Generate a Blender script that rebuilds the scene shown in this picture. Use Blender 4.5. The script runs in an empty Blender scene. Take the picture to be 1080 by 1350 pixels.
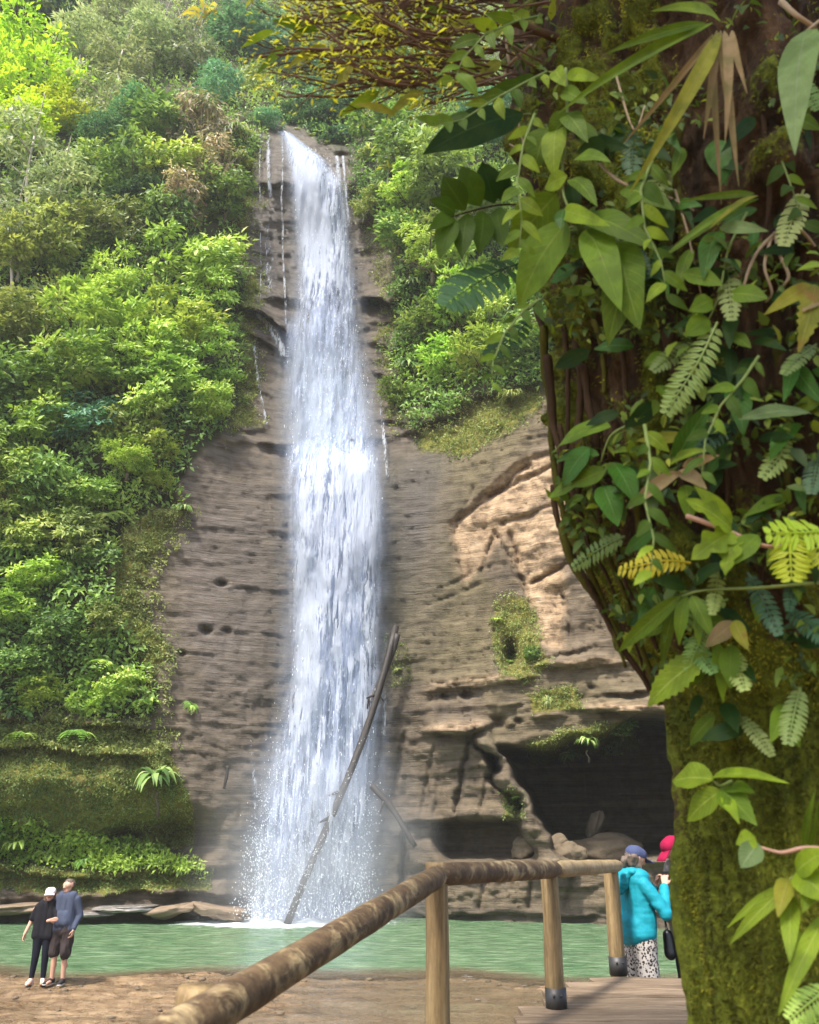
import bpy, bmesh, math, random
import numpy as np
from mathutils import Vector, Matrix

scene = bpy.context.scene
col = scene.collection
R = math.radians
random.seed(11)
rng = np.random.default_rng(11)

# ------------------------------------------------------------------ camera, world, sun, exposure
FPX, PITCH, CZ = 1100.0, R(21.3), 2.55          # focal length in photo pixels, upward tilt, eye height over the pool
CS, SN = math.cos(PITCH), math.sin(PITCH)
cam_d = bpy.data.cameras.new('camera')
cam_d.sensor_fit = 'HORIZONTAL'
cam_d.sensor_width = 36.0
cam_d.lens = 36.0 * FPX / 1080.0
cam_d.clip_start, cam_d.clip_end = 0.05, 600.0
cam_d.dof.use_dof = True
cam_d.dof.focus_distance = 26.0
cam_d.dof.aperture_fstop = 5.5
cam = bpy.data.objects.new('camera', cam_d)
cam.location = (0, 0, CZ)
cam.rotation_euler = (R(90) + PITCH, 0, 0)
col.objects.link(cam)
scene.camera = cam

SUN_EL, SUN_AZ = R(59), R(-148)                  # azimuth from +Y towards +X: behind the camera, to its left
world = bpy.data.worlds.new('World')
scene.world = world
world.use_nodes = True
wn = world.node_tree
wn.nodes.clear()
sky = wn.nodes.new('ShaderNodeTexSky')
sky.sky_type = 'NISHITA'
sky.sun_disc = False
sky.sun_elevation = SUN_EL
sky.sun_rotation = SUN_AZ
sky.air_density, sky.dust_density, sky.ozone_density = 1.0, 3.0, 1.0
bg = wn.nodes.new('ShaderNodeBackground')
bg.inputs['Strength'].default_value = 0.14
wo = wn.nodes.new('ShaderNodeOutputWorld')
wn.links.new(sky.outputs[0], bg.inputs[0])
wn.links.new(bg.outputs[0], wo.inputs[0])

sun_d = bpy.data.lights.new('sun', 'SUN')
sun_d.energy = 3.2
sun_d.angle = R(6.0)
sun_d.color = (1.0, 0.94, 0.85)
sun = bpy.data.objects.new('sun', sun_d)
sdir = Vector((math.sin(SUN_AZ) * math.cos(SUN_EL), math.cos(SUN_AZ) * math.cos(SUN_EL), math.sin(SUN_EL)))
sun.rotation_euler = sdir.to_track_quat('Z', 'Y').to_euler()
col.objects.link(sun)

scene.view_settings.view_transform = 'Standard'
scene.view_settings.look = 'None'
scene.view_settings.gamma = 1.0
scene.view_settings.use_curve_mapping = False
scene.view_settings.exposure = 1.3
scene.render.engine = 'CYCLES'
cy = scene.cycles
cy.use_denoising = True
cy.max_bounces = 6
cy.diffuse_bounces = 3
cy.glossy_bounces = 2
cy.transmission_bounces = 3
cy.transparent_max_bounces = 24
cy.volume_bounces = 1
cy.caustics_reflective = False
cy.caustics_refractive = False

# ------------------------------------------------------------------ helpers
def ray(px, py):
    dx = (px - 540.0) / FPX
    dy = (675.0 - py) / FPX
    return dx, CS - dy * SN, SN + dy * CS

def at(px, py, Y):
    dx, yc, zc = ray(px, py)
    k = Y / yc
    return Vector((dx * k, Y, CZ + zc * k))

def at_np(px, py, Y):
    dx, yc, zc = ray(px, py)
    k = Y / yc
    return np.stack([dx * k, Y, CZ + zc * k], -1)

def depth_of(py, Y):
    return Y / ray(0, py)[1]

def _hash(ix, iy, iz, seed):
    h = (ix.astype(np.int64) * 374761393 + iy.astype(np.int64) * 668265263 + iz.astype(np.int64) * 2147483647 + seed * 1274126177) & 0xFFFFFFFF
    h = ((h ^ (h >> 13)) * 1274126177) & 0xFFFFFFFF
    h = ((h ^ (h >> 16)) * 2246822519) & 0xFFFFFFFF
    return ((h ^ (h >> 15)) & 0xFFFFFF) / float(0x7FFFFF) - 1.0

def vnoise(p, seed=0):
    i = np.floor(p).astype(np.int64)
    f = p - i
    u = f * f * f * (f * (f * 6 - 15) + 10)
    out = 0
    for a in (0, 1):
        wx = u[:, 0] if a else 1 - u[:, 0]
        for b in (0, 1):
            wy = u[:, 1] if b else 1 - u[:, 1]
            for c in (0, 1):
                wz = u[:, 2] if c else 1 - u[:, 2]
                out = out + wx * wy * wz * _hash(i[:, 0] + a, i[:, 1] + b, i[:, 2] + c, seed)
    return out

def fbm(p, octaves=4, seed=0, gain=0.5):
    out, amp = 0, 1.0
    for o in range(octaves):
        out = out + amp * vnoise(p * (2.03 ** o) + 17.3 * o, seed + o * 7)
        amp *= gain
    return out

def sstep(a, b, x):
    t = np.clip((x - a) / (b - a), 0, 1)
    return t * t * (3 - 2 * t)

def in_poly(px, py, poly):
    res = np.zeros(px.shape, bool)
    n = len(poly)
    for k in range(n):
        x0, y0 = poly[k]
        x1, y1 = poly[(k + 1) % n]
        if y0 == y1:
            continue
        c = ((y0 > py) != (y1 > py)) & (px < (x1 - x0) * (py - y0) / (y1 - y0) + x0)
        res ^= c
    return res

def mesh_np(name, V, Fc, mat=None, smooth=True, attrs=None):
    """V (n,3), Fc (m,3|4) -> mesh, with float point attributes."""
    me = bpy.data.meshes.new(name)
    V = np.asarray(V, np.float32)
    Fc = np.asarray(Fc, np.int32)
    me.vertices.add(len(V))
    me.vertices.foreach_set('co', V.ravel())
    k = Fc.shape[1]
    me.loops.add(Fc.size)
    me.loops.foreach_set('vertex_index', Fc.ravel())
    me.polygons.add(len(Fc))
    me.polygons.foreach_set('loop_start', np.arange(0, Fc.size, k, dtype=np.int32))
    me.polygons.foreach_set('loop_total', np.full(len(Fc), k, np.int32))
    me.update(calc_edges=True)
    if smooth:
        me.polygons.foreach_set('use_smooth', np.ones(len(Fc), bool))
    for an, av in (attrs or {}).items():
        a = me.attributes.new(an, 'FLOAT', 'POINT')
        a.data.foreach_set('value', np.asarray(av, np.float32))
    if mat:
        me.materials.append(mat)
    return me

def link(name, me, parent=None):
    o = bpy.data.objects.new(name, me)
    col.objects.link(o)
    if parent is not None:
        o.parent = parent
    return o

def tag(o, label=None, cat=None, group=None, kind=None):
    if label: o['label'] = label
    if cat: o['category'] = cat
    if group: o['group'] = group
    if kind: o['kind'] = kind
    return o

def thing(name, label, cat, loc=(0, 0, 0), group=None):
    o = bpy.data.objects.new(name, None)
    o.empty_display_size = 0.2
    o.location = loc
    col.objects.link(o)
    return tag(o, label, cat, group)

class MB:
    """collects shapes, then builds one mesh object"""
    def __init__(self):
        self.v, self.f = [], []
    def add(self, vs, fs):
        b = len(self.v)
        self.v += [tuple(x) for x in vs]
        self.f += [tuple(b + i for i in q) for q in fs]
    def tube(self, pts, rad, seg=8, cap=True, jit=0.0):
        pts = [Vector(p) for p in pts]
        n = len(pts)
        rads = rad if hasattr(rad, '__len__') else [rad] * n
        up = Vector((0.13, 0.21, 1)).normalized()
        vs, fs = [], []
        side = None
        for k in range(n):
            d = (pts[min(k + 1, n - 1)] - pts[max(k - 1, 0)])
            if d.length < 1e-9: d = Vector((0, 0, 1))
            d.normalize()
            if side is None:
                side = d.cross(up)
                if side.length < 1e-3: side = d.cross(Vector((1, 0, 0)))
            else:
                side = side - d * side.dot(d)
            side.normalize()
            oth = d.cross(side)
            for s in range(seg):
                a = 2 * math.pi * s / seg
                r = rads[k] * (1 + (random.uniform(-jit, jit) if jit else 0))
                vs.append(pts[k] + side * (r * math.cos(a)) + oth * (r * math.sin(a)))
        for k in range(n - 1):
            for s in range(seg):
                t = (s + 1) % seg
                fs.append((k * seg + s, k * seg + t, (k + 1) * seg + t, (k + 1) * seg + s))
        if cap:
            fs.append(tuple(reversed(range(seg))))
            fs.append(tuple(range((n - 1) * seg, n * seg)))
        self.add(vs, fs)
    def box(self, c, h, M=None):
        vs = []
        for x in (-1, 1):
            for y in (-1, 1):
                for z in (-1, 1):
                    p = Vector((x * h[0], y * h[1], z * h[2]))
                    if M is not None: p = M @ p
                    vs.append(Vector(c) + p)
        self.add(vs, [(0, 1, 3, 2), (4, 6, 7, 5), (0, 4, 5, 1), (2, 3, 7, 6), (0, 2, 6, 4), (1, 5, 7, 3)])
    def ball(self, c, r, seg=12, rings=8):
        r = r if hasattr(r, '__len__') else (r, r, r)
        vs = [Vector((c[0], c[1], c[2] - r[2]))]
        for i in range(1, rings):
            t = math.pi * i / rings - math.pi / 2
            for s in range(seg):
                a = 2 * math.pi * s / seg
                vs.append(Vector((c[0] + r[0] * math.cos(t) * math.cos(a), c[1] + r[1] * math.cos(t) * math.sin(a), c[2] + r[2] * math.sin(t))))
        vs.append(Vector((c[0], c[1], c[2] + r[2])))
        fs = [(0, 1 + (s + 1) % seg, 1 + s) for s in range(seg)]
        for i in range(rings - 2):
            for s in range(seg):
                a, b = 1 + i * seg + s, 1 + i * seg + (s + 1) % seg
                fs.append((a, b, b + seg, a + seg))
        t = len(vs) - 1
        b = 1 + (rings - 2) * seg
        fs += [(b + s, b + (s + 1) % seg, t) for s in range(seg)]
        self.add(vs, fs)
    def mesh(self, name, mat=None, smooth=True, bevel=0):
        me = bpy.data.meshes.new(name)
        me.from_pydata(self.v, [], self.f)
        if bevel:
            bm = bmesh.new(); bm.from_mesh(me)
            bmesh.ops.bevel(bm, geom=list(bm.edges), offset=bevel, segments=2, affect='EDGES', profile=0.5)
            bm.to_mesh(me); bm.free()
        if smooth:
            me.polygons.foreach_set('use_smooth', [True] * len(me.polygons))
        if mat: me.materials.append(mat)
        me.update()
        return me
    def build(self, name, mat=None, parent=None, smooth=True, bevel=0):
        return link(name, self.mesh(name, mat, smooth, bevel), parent)

# ------------------------------------------------------------------ material helpers
class NT:
    def __init__(self, name):
        self.m = bpy.data.materials.new(name)
        self.m.use_nodes = True
        self.t = self.m.node_tree
        self.t.nodes.clear()
        self.out = self.n('ShaderNodeOutputMaterial')
    def n(self, ty, **kw):
        nd = self.t.nodes.new(ty)
        for k, v in kw.items():
            if k.startswith('_'):
                setattr(nd, k[1:], v)
        return nd
    def l(self, a, b):
        self.t.links.new(a, b)
    def put(self, sock, v):
        if v is None: return
        if hasattr(v, 'is_output'):
            self.l(v, sock)
        else:
            sock.default_value = v
    def attr(self, name):
        a = self.n('ShaderNodeAttribute'); a.attribute_name = name
        return a.outputs['Fac']
    def coord(self, which='Object'):
        return self.n('ShaderNodeTexCoord').outputs[which]
    def mapping(self, v, scale=(1, 1, 1), rot=(0, 0, 0), loc=(0, 0, 0)):
        m = self.n('ShaderNodeMapping')
        m.inputs['Scale'].default_value = scale
        m.inputs['Rotation'].default_value = rot
        m.inputs['Location'].default_value = loc
        self.l(v, m.inputs['Vector'])
        return m.outputs[0]
    def noise(self, v, scale, detail=4, rough=0.55, dist=0.0):
        x = self.n('ShaderNodeTexNoise')
        x.inputs['Scale'].default_value = scale
        x.inputs['Detail'].default_value = detail
        x.inputs['Roughness'].default_value = rough
        x.inputs['Distortion'].default_value = dist
        if v is not None: self.l(v, x.inputs['Vector'])
        return x.outputs['Fac']
    def voro(self, v, scale, feature='F1', out='Distance'):
        x = self.n('ShaderNodeTexVoronoi')
        x.feature = feature
        x.inputs['Scale'].default_value = scale
        if v is not None: self.l(v, x.inputs['Vector'])
        return x.outputs[out]
    def math(self, op, a, b=None, clamp=False):
        x = self.n('ShaderNodeMath'); x.operation = op; x.use_clamp = clamp
        self.put(x.inputs[0], a); self.put(x.inputs[1], b)
        return x.outputs[0]
    def ramp(self, f, stops, interp='LINEAR'):
        x = self.n('ShaderNodeValToRGB')
        cr = x.color_ramp
        cr.interpolation = interp
        while len(cr.elements) < len(stops): cr.elements.new(0.5)
        for e, (p, c) in zip(cr.elements, stops):
            e.position = p
            e.color = (*c, 1) if hasattr(c, '__len__') else (c, c, c, 1)
        self.l(f, x.inputs[0])
        return x.outputs[0]
    def mix(self, f, a, b, mode='MIX'):
        x = self.n('ShaderNodeMix'); x.data_type = 'RGBA'; x.blend_type = mode
        self.put(x.inputs[0], f)
        self.put(x.inputs[6], (*a, 1) if isinstance(a, tuple) and len(a) == 3 else a)
        self.put(x.inputs[7], (*b, 1) if isinstance(b, tuple) and len(b) == 3 else b)
        return x.outputs[2]
    def bump(self, h, strength=0.5, dist=0.05, normal=None):
        x = self.n('ShaderNodeBump')
        x.inputs['Strength'].default_value = strength
        x.inputs['Distance'].default_value = dist
        self.l(h, x.inputs['Height'])
        if normal is not None: self.l(normal, x.inputs['Normal'])
        return x.outputs[0]
    def bsdf(self, color=None, rough=0.7, spec=0.3, normal=None, alpha=None, metal=0.0, sss=0.0):
        p = self.n('ShaderNodeBsdfPrincipled')
        self.put(p.inputs['Base Color'], (*color, 1) if isinstance(color, tuple) and len(color) == 3 else color)
        self.put(p.inputs['Roughness'], rough)
        self.put(p.inputs['Specular IOR Level'], spec)
        self.put(p.inputs['Metallic'], metal)
        if normal is not None: self.l(normal, p.inputs['Normal'])
        if alpha is not None: self.put(p.inputs['Alpha'], alpha)
        if sss: p.inputs['Subsurface Weight'].default_value = sss
        return p.outputs[0]
    def done(self, sh):
        self.l(sh, self.out.inputs['Surface'])
        return self.m

VEG_GAIN = 2.1
HAZE = .0006
def mat_leaf(name, stops, trans=0.35, rough=0.5, hue=0.02, val=0.25, spec=0.3):
    t = NT(name)
    stops = [(p, (min(c[0] * VEG_GAIN * 1.10, .8), min(c[1] * VEG_GAIN * .95, .8), c[2] * VEG_GAIN * 1.35 + .006)) for p, c in stops]
    c = t.ramp(t.attr('var'), stops)
    oi = t.n('ShaderNodeObjectInfo').outputs['Random']
    hs = t.n('ShaderNodeHueSaturation')
    t.l(t.math('MULTIPLY_ADD', oi, hue * 2), hs.inputs['Hue'])
    hs.inputs['Hue'].links[0].from_node.inputs[2].default_value = 0.5 - hue
    oi2 = t.math('FRACT', t.math('MULTIPLY', oi, 7.31))
    t.l(t.math('MULTIPLY_ADD', oi2, val * 2), hs.inputs['Value'])
    hs.inputs['Value'].links[0].from_node.inputs[2].default_value = 1 - val
    t.l(c, hs.inputs['Color'])
    c = hs.outputs[0]
    b = t.bsdf(c, rough, spec)
    tr = t.n('ShaderNodeBsdfTranslucent')
    t.l(t.mix(1.0, c, (1.0, 1.0, 0.55), 'MULTIPLY'), tr.inputs['Color'])
    mx = t.n('ShaderNodeMixShader')
    mx.inputs[0].default_value = trans
    t.l(b, mx.inputs[1]); t.l(tr.outputs[0], mx.inputs[2])
    return t.done(mx.outputs[0])

def mat_simple(name, color, rough=0.7, spec=0.3, var=0.25, scale=6.0, bump=0.2, bscale=40.0, bdist=0.01, stretch=(1, 1, 1)):
    t = NT(name)
    v = t.mapping(t.coord(), stretch)
    n = t.noise(v, scale, 5)
    c = t.mix(n, tuple(x * (1 - var) for x in color), tuple(min(1, x * (1 + var)) for x in color))
    b = t.bump(t.noise(v, bscale, 4), bump, bdist)
    return t.done(t.bsdf(c, rough, spec, b))

# ------------------------------------------------------------------ cliff and hillside (one continuous terrain)
CTRL = np.array([
    # lower rock left of the fall
    (230,700,31.0),(300,620,32.0),(350,600,32.8),(350,800,31.9),(360,1000,31.3),(320,1150,30.7),(250,850,30.4),(230,960,29.9),(270,1100,30.2),
    # behind the water
    (440,600,33.3),(440,800,32.3),(440,1000,31.9),(440,1200,31.7),
    # lower rock right of the fall
    (530,600,33.0),(600,620,32.0),(700,560,31.0),(540,800,32.0),(620,760,31.5),(700,720,30.4),(780,820,29.3),(850,880,28.6),
    (530,960,31.5),(600,940,30.7),(700,930,29.6),(850,940,28.0),(560,1100,31.0),(640,1180,30.2),(780,1190,29.3),
    # upper tier
    (350,540,34.3),(440,540,34.9),(520,540,34.6),(600,540,33.4),(700,500,32.4),
    (350,430,35.2),(440,410,36.0),(500,410,35.8),(540,420,35.2),(600,420,34.0),(700,400,32.6),
    (340,300,36.2),(400,300,36.9),(480,300,36.6),(520,350,35.8),(600,300,34.8),
    (350,200,37.0),(400,190,37.5),(455,205,37.3),(520,200,36.4),(600,150,36.0),
    # gorge behind the lip and the hill above
    (400,150,42),(400,100,47),(440,150,42),(400,0,55),(400,-160,64),(520,130,40),(520,60,45),(330,120,40),(300,60,45),(330,0,51),
    # left slope
    (0,1000,29.5),(120,1000,29.9),(0,1120,30.2),(200,1100,30.6),(0,1200,30.8),(150,1200,30.9),(0,800,29),(100,800,29.4),(180,800,30.1),(0,600,29.6),(150,600,30.4),(240,580,31),
    (0,400,31.0),(200,400,32.8),(290,400,34.2),(0,250,34),(200,250,35),(300,220,36.2),(0,100,40),(200,100,41),(0,-160,56),(200,-160,58),
    (-260,1150,29.5),(-260,900,27.8),(-260,600,27.8),(-260,200,32),(-260,-160,52),
    # right of the frame
    (1000,900,26),(1000,600,28),(1000,300,31),(1000,0,45),(1340,900,23),(1340,600,25),(1340,300,29),(1340,-160,52),(700,200,36),(700,50,44),(600,0,51),(700,-160,58),
    (900,1150,27.4),(1340,1200,22),
], float)

def _tps(r2):
    return 0.5 * r2 * np.log(r2 + 1e-9)
_cp = CTRL[:, :2] / 200.0
_K = _tps(((_cp[:, None] - _cp[None]) ** 2).sum(-1)) + 0.02 * np.eye(len(_cp))
_P = np.concatenate([np.ones((len(_cp), 1)), _cp], 1)
_A = np.block([[_K, _P], [_P.T, np.zeros((3, 3))]])
_w = np.linalg.solve(_A, np.concatenate([CTRL[:, 2], np.zeros(3)]))

def base_depth(px, py):
    q = np.stack([np.ravel(px), np.ravel(py)], -1) / 200.0
    out = np.zeros(len(q))
    for k in range(len(_cp)):
        out += _w[k] * _tps(((q - _cp[k]) ** 2).sum(-1))
    out += _w[-3] + q @ _w[-2:]
    return out.reshape(np.shape(px))

GX = np.concatenate([np.arange(-260, -24, 12), np.arange(-24, 900, 2.7), np.arange(900, 1344, 14)])
GY = np.concatenate([np.arange(-160, 0, 6), np.arange(0, 1252, 2.7)])
PX, PY = np.meshgrid(GX, GY)
SH = PX.shape
D = base_depth(PX, PY)
P0 = at_np(PX.ravel(), PY.ravel(), D.ravel())
wob = fbm(P0 * np.array([0.35, 0.35, 0.35]), 3, 3).reshape(SH)
wob2 = fbm(P0 * 1.1, 3, 5).reshape(SH)
PXw, PYw = PX + 9 * wob + 6 * wob2, PY + 9 * np.roll(wob, 37, 1) + 6 * np.roll(wob2, 23, 0)

def mask(poly, feather=2):
    m = in_poly(PXw, PYw, poly).astype(float)
    for _ in range(feather):
        m = (m + np.roll(m, 1, 0) + np.roll(m, -1, 0) + np.roll(m, 1, 1) + np.roll(m, -1, 1)) / 5
    return m

VEG_LEFT = [(-300,-200),(330,-200),(372,150),(345,168),(330,235),(322,330),(316,430),(312,560),(268,590),(232,640),(240,665),(205,670),(160,690),(140,740),(150,800),(165,850),(205,905),(205,945),(150,955),(100,940),(-300,935)]
VEG_RIGHT = [(455,170),(440,150),(440,-200),(1400,-200),(1400,610),(712,520),(640,530),(590,548),(548,560),(520,550),(512,520),(520,470),(545,430),(515,410),(522,360),(505,300),(472,270),(462,215)]
VEG_GORGE = [(320,-200),(450,-200),(452,194),(420,180),(382,166),(366,164)]
VEG_SHELF = [(-300,1085),(60,1092),(140,1108),(200,1130),(280,1142),(270,1154),(150,1150),(0,1142),(-300,1142)]
veg = np.clip(mask(VEG_LEFT) + mask(VEG_RIGHT) + mask(VEG_GORGE) + mask(VEG_SHELF), 0, 1)

def ledge(poly, A, B, h1, h2, px_soft=18):
    """protruding lip just above a line, undercut just below it"""
    xs, ys = [p[0] for p in poly], [p[1] for p in poly]
    line = np.interp(PX, xs, ys) + 5 * wob + 3.5 * wob2
    d = PY - line
    e = sstep(xs[0] - px_soft, xs[0] + px_soft, PX) * (1 - sstep(xs[-1] - px_soft, xs[-1] + px_soft, PX))
    lip = np.where(d < 0, np.exp(np.minimum(d, 0) / h1), np.exp(-np.maximum(d, 0) / 1.6))
    cut = np.where(d > 0, np.exp(-np.maximum(d, 0) / h2) * sstep(0, 5, d), 0)
    e = e * np.clip(.75 + .9 * lnoise, .05, 1.4)
    return e * (-A * lip + B * cut)

lnoise = fbm(np.stack([PX.ravel() / 75, PY.ravel() / 24, PX.ravel() * 0], -1), 3, 17).reshape(SH)
off = np.zeros(SH)
# main tier break and upper ledges
off += ledge([(290,578),(380,588),(500,580),(560,572)], 0.55, 0.35, 10, 12)
off += ledge([(308,563),(380,566)], 0.35, 0.3, 5, 6)
off += ledge([(500,560),(560,556)], 0.4, 0.4, 6, 8)
off += ledge([(312,404),(345,412),(380,440)], 0.8, 0.7, 12, 14)
off += ledge([(318,432),(380,470)], 0.4, 0.4, 8, 10)
off += ledge([(335,247),(382,244)], 0.35, 0.45, 16, 8)
off += ledge([(335,288),(395,286)], 0.35, 0.2, 5, 10)
off += ledge([(330,395),(395,392)], 0.25, 0.2, 8, 8)
off += ledge([(468,275),(520,282)], 0.3, 0.3, 8, 8)
off += ledge([(478,396),(525,394)], 0.55, 1.5, 10, 22, 5)
off += ledge([(480,425),(545,432)], 0.3, 0.3, 7, 7)
off += ledge([(485,452),(545,462)], 0.3, 0.35, 7, 7)
off += ledge([(490,490),(530,495)], 0.25, 0.3, 7, 7)
# left lower wall
for y0, y1, a, b in ((645,652,.10,.12),(690,688,.10,.1),(735,738,.12,.14),(770,776,.18,.25),(806,804,.1,.12),(828,835,.18,.28),(862,860,.12,.14),(905,912,.25,.3),(948,952,.25,.3),(990,1000,.2,.25),(1040,1045,.15,.2),(1090,1094,.15,.2)):
    off += ledge([(205,y0),(290,(y0+y1)/2+2),(385,y1)], .30 * a, .42 * b, 3.5, 2.6)
off += ledge([(0,944),(100,952),(200,962)], 0.35, 0.4, 10, 10)
# mossy bulge at lower left, undercut below it
off += ledge([(-260,978),(60,985),(180,1000),(230,1030)], 0.6, 0.2, 14, 20)
bul = np.exp(-(((PX - 60) / 190) ** 2 + ((PY - 1040) / 46) ** 2))
off += -0.9 * bul
cav = np.exp(-(((PX - 235) / 42) ** 2 + ((PY - 1103) / 26) ** 2)) + 0.9 * np.exp(-(((PX - 165) / 26) ** 2 + ((PY - 1108) / 15) ** 2))
off += 2.2 * cav
off += ledge([(-260,1146),(0,1148),(130,1156),(285,1152)], 0.5, 0.25, 18, 4)
off += ledge([(-260,1178),(60,1182),(170,1176),(310,1180)], 0.7, 0.12, 14, 6)
off += -.75 * sstep(1156, 1206, PY + 5 * wob2) * (1 - sstep(265, 350, PX))
off += .16 * lnoise * sstep(1155, 1165, PY) * (1 - sstep(265, 350, PX))
# big ledges right of the fall, the cave under them
off += ledge([(560,914),(640,906),(720,888),(800,874),(900,862)], 0.55, 0.35, 10, 9)
off += ledge([(700,884),(760,872),(860,852)], 0.3, 0.3, 6, 6)
off += ledge([(540,938),(600,934),(700,924),(860,905)], 0.3, 0.25, 6, 7)
off += ledge([(508,972),(560,966),(640,958),(700,947),(780,940),(860,932)], 0.95, 0.55, 12, 9)
off += ledge([(515,1000),(600,994),(660,984)], 0.25, 0.2, 6, 6)
off += ledge([(520,1020),(560,1018),(640,1008),(700,1000)], 0.35, 0.2, 8, 6)
off += ledge([(540,1085),(600,1078),(660,1082),(700,1080)], 0.3, 0.6, 10, 14)
for k, (dy, a, bb) in enumerate(((-13, .22, .30), (-6, .30, .26), (7, .22, .30), (14, .16, .22))):
    off += ledge([(560,914+dy),(640,906+dy),(720,888+dy),(800,874+dy),(900,862+dy)], a, bb, 3, 2.6)
    off += ledge([(508,972+dy),(560,966+dy),(640,958+dy),(700,947+dy),(780,940+dy),(860,932+dy)], a, bb, 3, 2.6)
off += ledge([(700,868),(780,846),(860,826)], .22, .25, 3, 3)
CAVE = [(650,1000),(690,988),(760,968),(860,955),(1000,950),(1080,1010),(1080,1138),(850,1132),(770,1128),(725,1122),(690,1060)]
cave = in_poly(PX + 13 * wob2 + 9 * lnoise, PY + 12 * wob + 8 * wob2, CAVE).astype(float)
for _ in range(34):
    cave = (cave + np.roll(cave, 1, 0) + np.roll(cave, -1, 0) + np.roll(cave, 1, 1) + np.roll(cave, -1, 1)) / 5
off += 11.0 * sstep(0.12, 1.0, cave)
CAVE2 = [(575,1088),(640,1084),(690,1092),(720,1134),(600,1138),(585,1120)]
cave2 = in_poly(PX + 12 * wob2, PY + 10 * wob + 6 * lnoise, CAVE2).astype(float)
for _ in range(20):
    cave2 = (cave2 + np.roll(cave2, 1, 0) + np.roll(cave2, -1, 0) + np.roll(cave2, 1, 1) + np.roll(cave2, -1, 1)) / 5
off += 2.1 * sstep(0.05, 1.0, cave2)
# slanting rib of rock in front of the cave
rx = np.interp(PY, [940, 985, 1060, 1100, 1136], [636, 648, 692, 714, 728]) + 9 * wob2 + 8 * lnoise
rw = np.exp(-((PX - rx) / np.interp(PY, [960, 1060, 1135], [9, 15, 24])) ** 4) * sstep(950, 985, PY) * (1 - sstep(1140, 1150, PY))
off = off * (1 - rw) + rw * (-.55 + .25 * wob2 + .2 * lnoise)
off += 0.55 * np.exp(-((PX - rx + 18) / 4.0) ** 2) * sstep(930, 990, PY) * (1 - sstep(1060, 1100, PY))
# base blocks, right
off += ledge([(540,1146),(650,1140),(800,1138),(1000,1136)], 0.5, 0.15, 14, 8)
off += ledge([(540,1170),(650,1172),(800,1168),(1000,1170)], 0.15, 0.2, 5, 6)
off += ledge([(545,1206),(700,1204),(1000,1202)], 0.15, 0.45, 5, 8)
# vertical joints in the right blocks
for jx, ya, yb, a in ((520,960,1060,.25),(560,975,1080,.2),(606,965,1080,.4),(640,1010,1080,.2),(545,1080,1205,.5),(575,1020,1080,.15),(592,1140,1205,.25),(655,1142,1205,.2),(720,1142,1205,.25),(770,1142,1205,.2)):
    off += a * np.exp(-((PX - jx - 0.15 * (1040 - PY) - 4 * wob2) / 3.2) ** 2) * sstep(ya, ya + 12, PY) * (1 - sstep(yb - 12, yb, PY))
# broad fractured face, right: slab scars
SCAR = [(592,690),(640,648),(690,606),(745,590),(760,640),(745,720),(742,860),(715,850),(690,770),(664,700),(640,735),(612,770)]
scar = in_poly(PX + 3 * wob2, PY + 3 * wob, SCAR).astype(float)
warm = scar.copy()
for _ in range(1):
    scar = (scar + np.roll(scar, 1, 0) + np.roll(scar, -1, 0) + np.roll(scar, 1, 1) + np.roll(scar, -1, 1)) / 5
for _ in range(9):
    warm = (warm + np.roll(warm, 1, 0) + np.roll(warm, -1, 0) + np.roll(warm, 1, 1) + np.roll(warm, -1, 1)) / 5
off += 0.22 * scar
for (xa, ya, xb, yb, a) in ((655,700,690,770,.3),(672,700,700,800,.35),(655,700,632,760,.25),(600,690,700,612,.3),(640,655,735,612,.3),(700,770,760,735,.45),(660,690,735,665,.2),(742,780,752,840,.3),(590,770,650,745,.15),(560,800,640,768,.12),(625,640,600,700,.12)):
    L = math.hypot(xb - xa, yb - ya)
    tx, ty = (xb - xa) / L, (yb - ya) / L
    s = (PX - xa) * tx + (PY - ya) * ty
    dd = -(PX - xa) * ty + (PY - ya) * tx + 3 * wob2
    off += a * np.exp(-(dd / 2.6) ** 2) * sstep(-6, 8, s) * (1 - sstep(L - 8, L + 6, s))
off += 1.6 * np.exp(-(((PX - 674) / 9) ** 2 + ((PY - 864) / 17) ** 2))      # dark hole
for hx, hy, hr, a in ((585,918,5,.6),(615,916,7,.6),(657,952,9,.9),(684,950,5,.5),(292,770,7,.5),(272,832,8,.5),(300,832,6,.35),(240,862,5,.3),(600,903,4,.4),(780,906,5,.4)):
    off += a * np.exp(-(((PX - hx) / hr) ** 2 + ((PY - hy) / (hr * .62)) ** 2))
# pool bank pulled out at lower left is part of CTRL; bed strata and roughness everywhere
zz = P0[:, 2].reshape(SH) + 0.35 * wob + 0.02 * P0[:, 0].reshape(SH)
def strata(z, th, seed):
    q = z / th
    i = np.floor(q).astype(np.int64)
    f = q - i
    h0, h1 = _hash(i, i * 0, i * 0, seed), _hash(i + 1, i * 0, i * 0, seed)
    w = sstep(0.78, 1.0, f)
    return h0 * (1 - w) + h1 * w
low = sstep(560, 640, PY)
rock_amt = 0.35 + 0.65 * (1 - veg)
lateral = 0.55 + 0.45 * fbm(P0 * np.array([.5, .5, 1.2]), 2, 91).reshape(SH)
smooth_left = np.exp(-(((PX - 290) / 85) ** 2 + ((PY - 770) / 190) ** 2))
smooth_face = np.exp(-(((PX - 590) / 75) ** 2 + ((PY - 720) / 130) ** 2))
off += rock_amt * lateral * (1 - 0.8 * smooth_face) * (1 - .72 * smooth_left) * (0.10 * strata(zz, 0.55, 1) + 0.05 * strata(zz, 0.21, 2))
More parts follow.
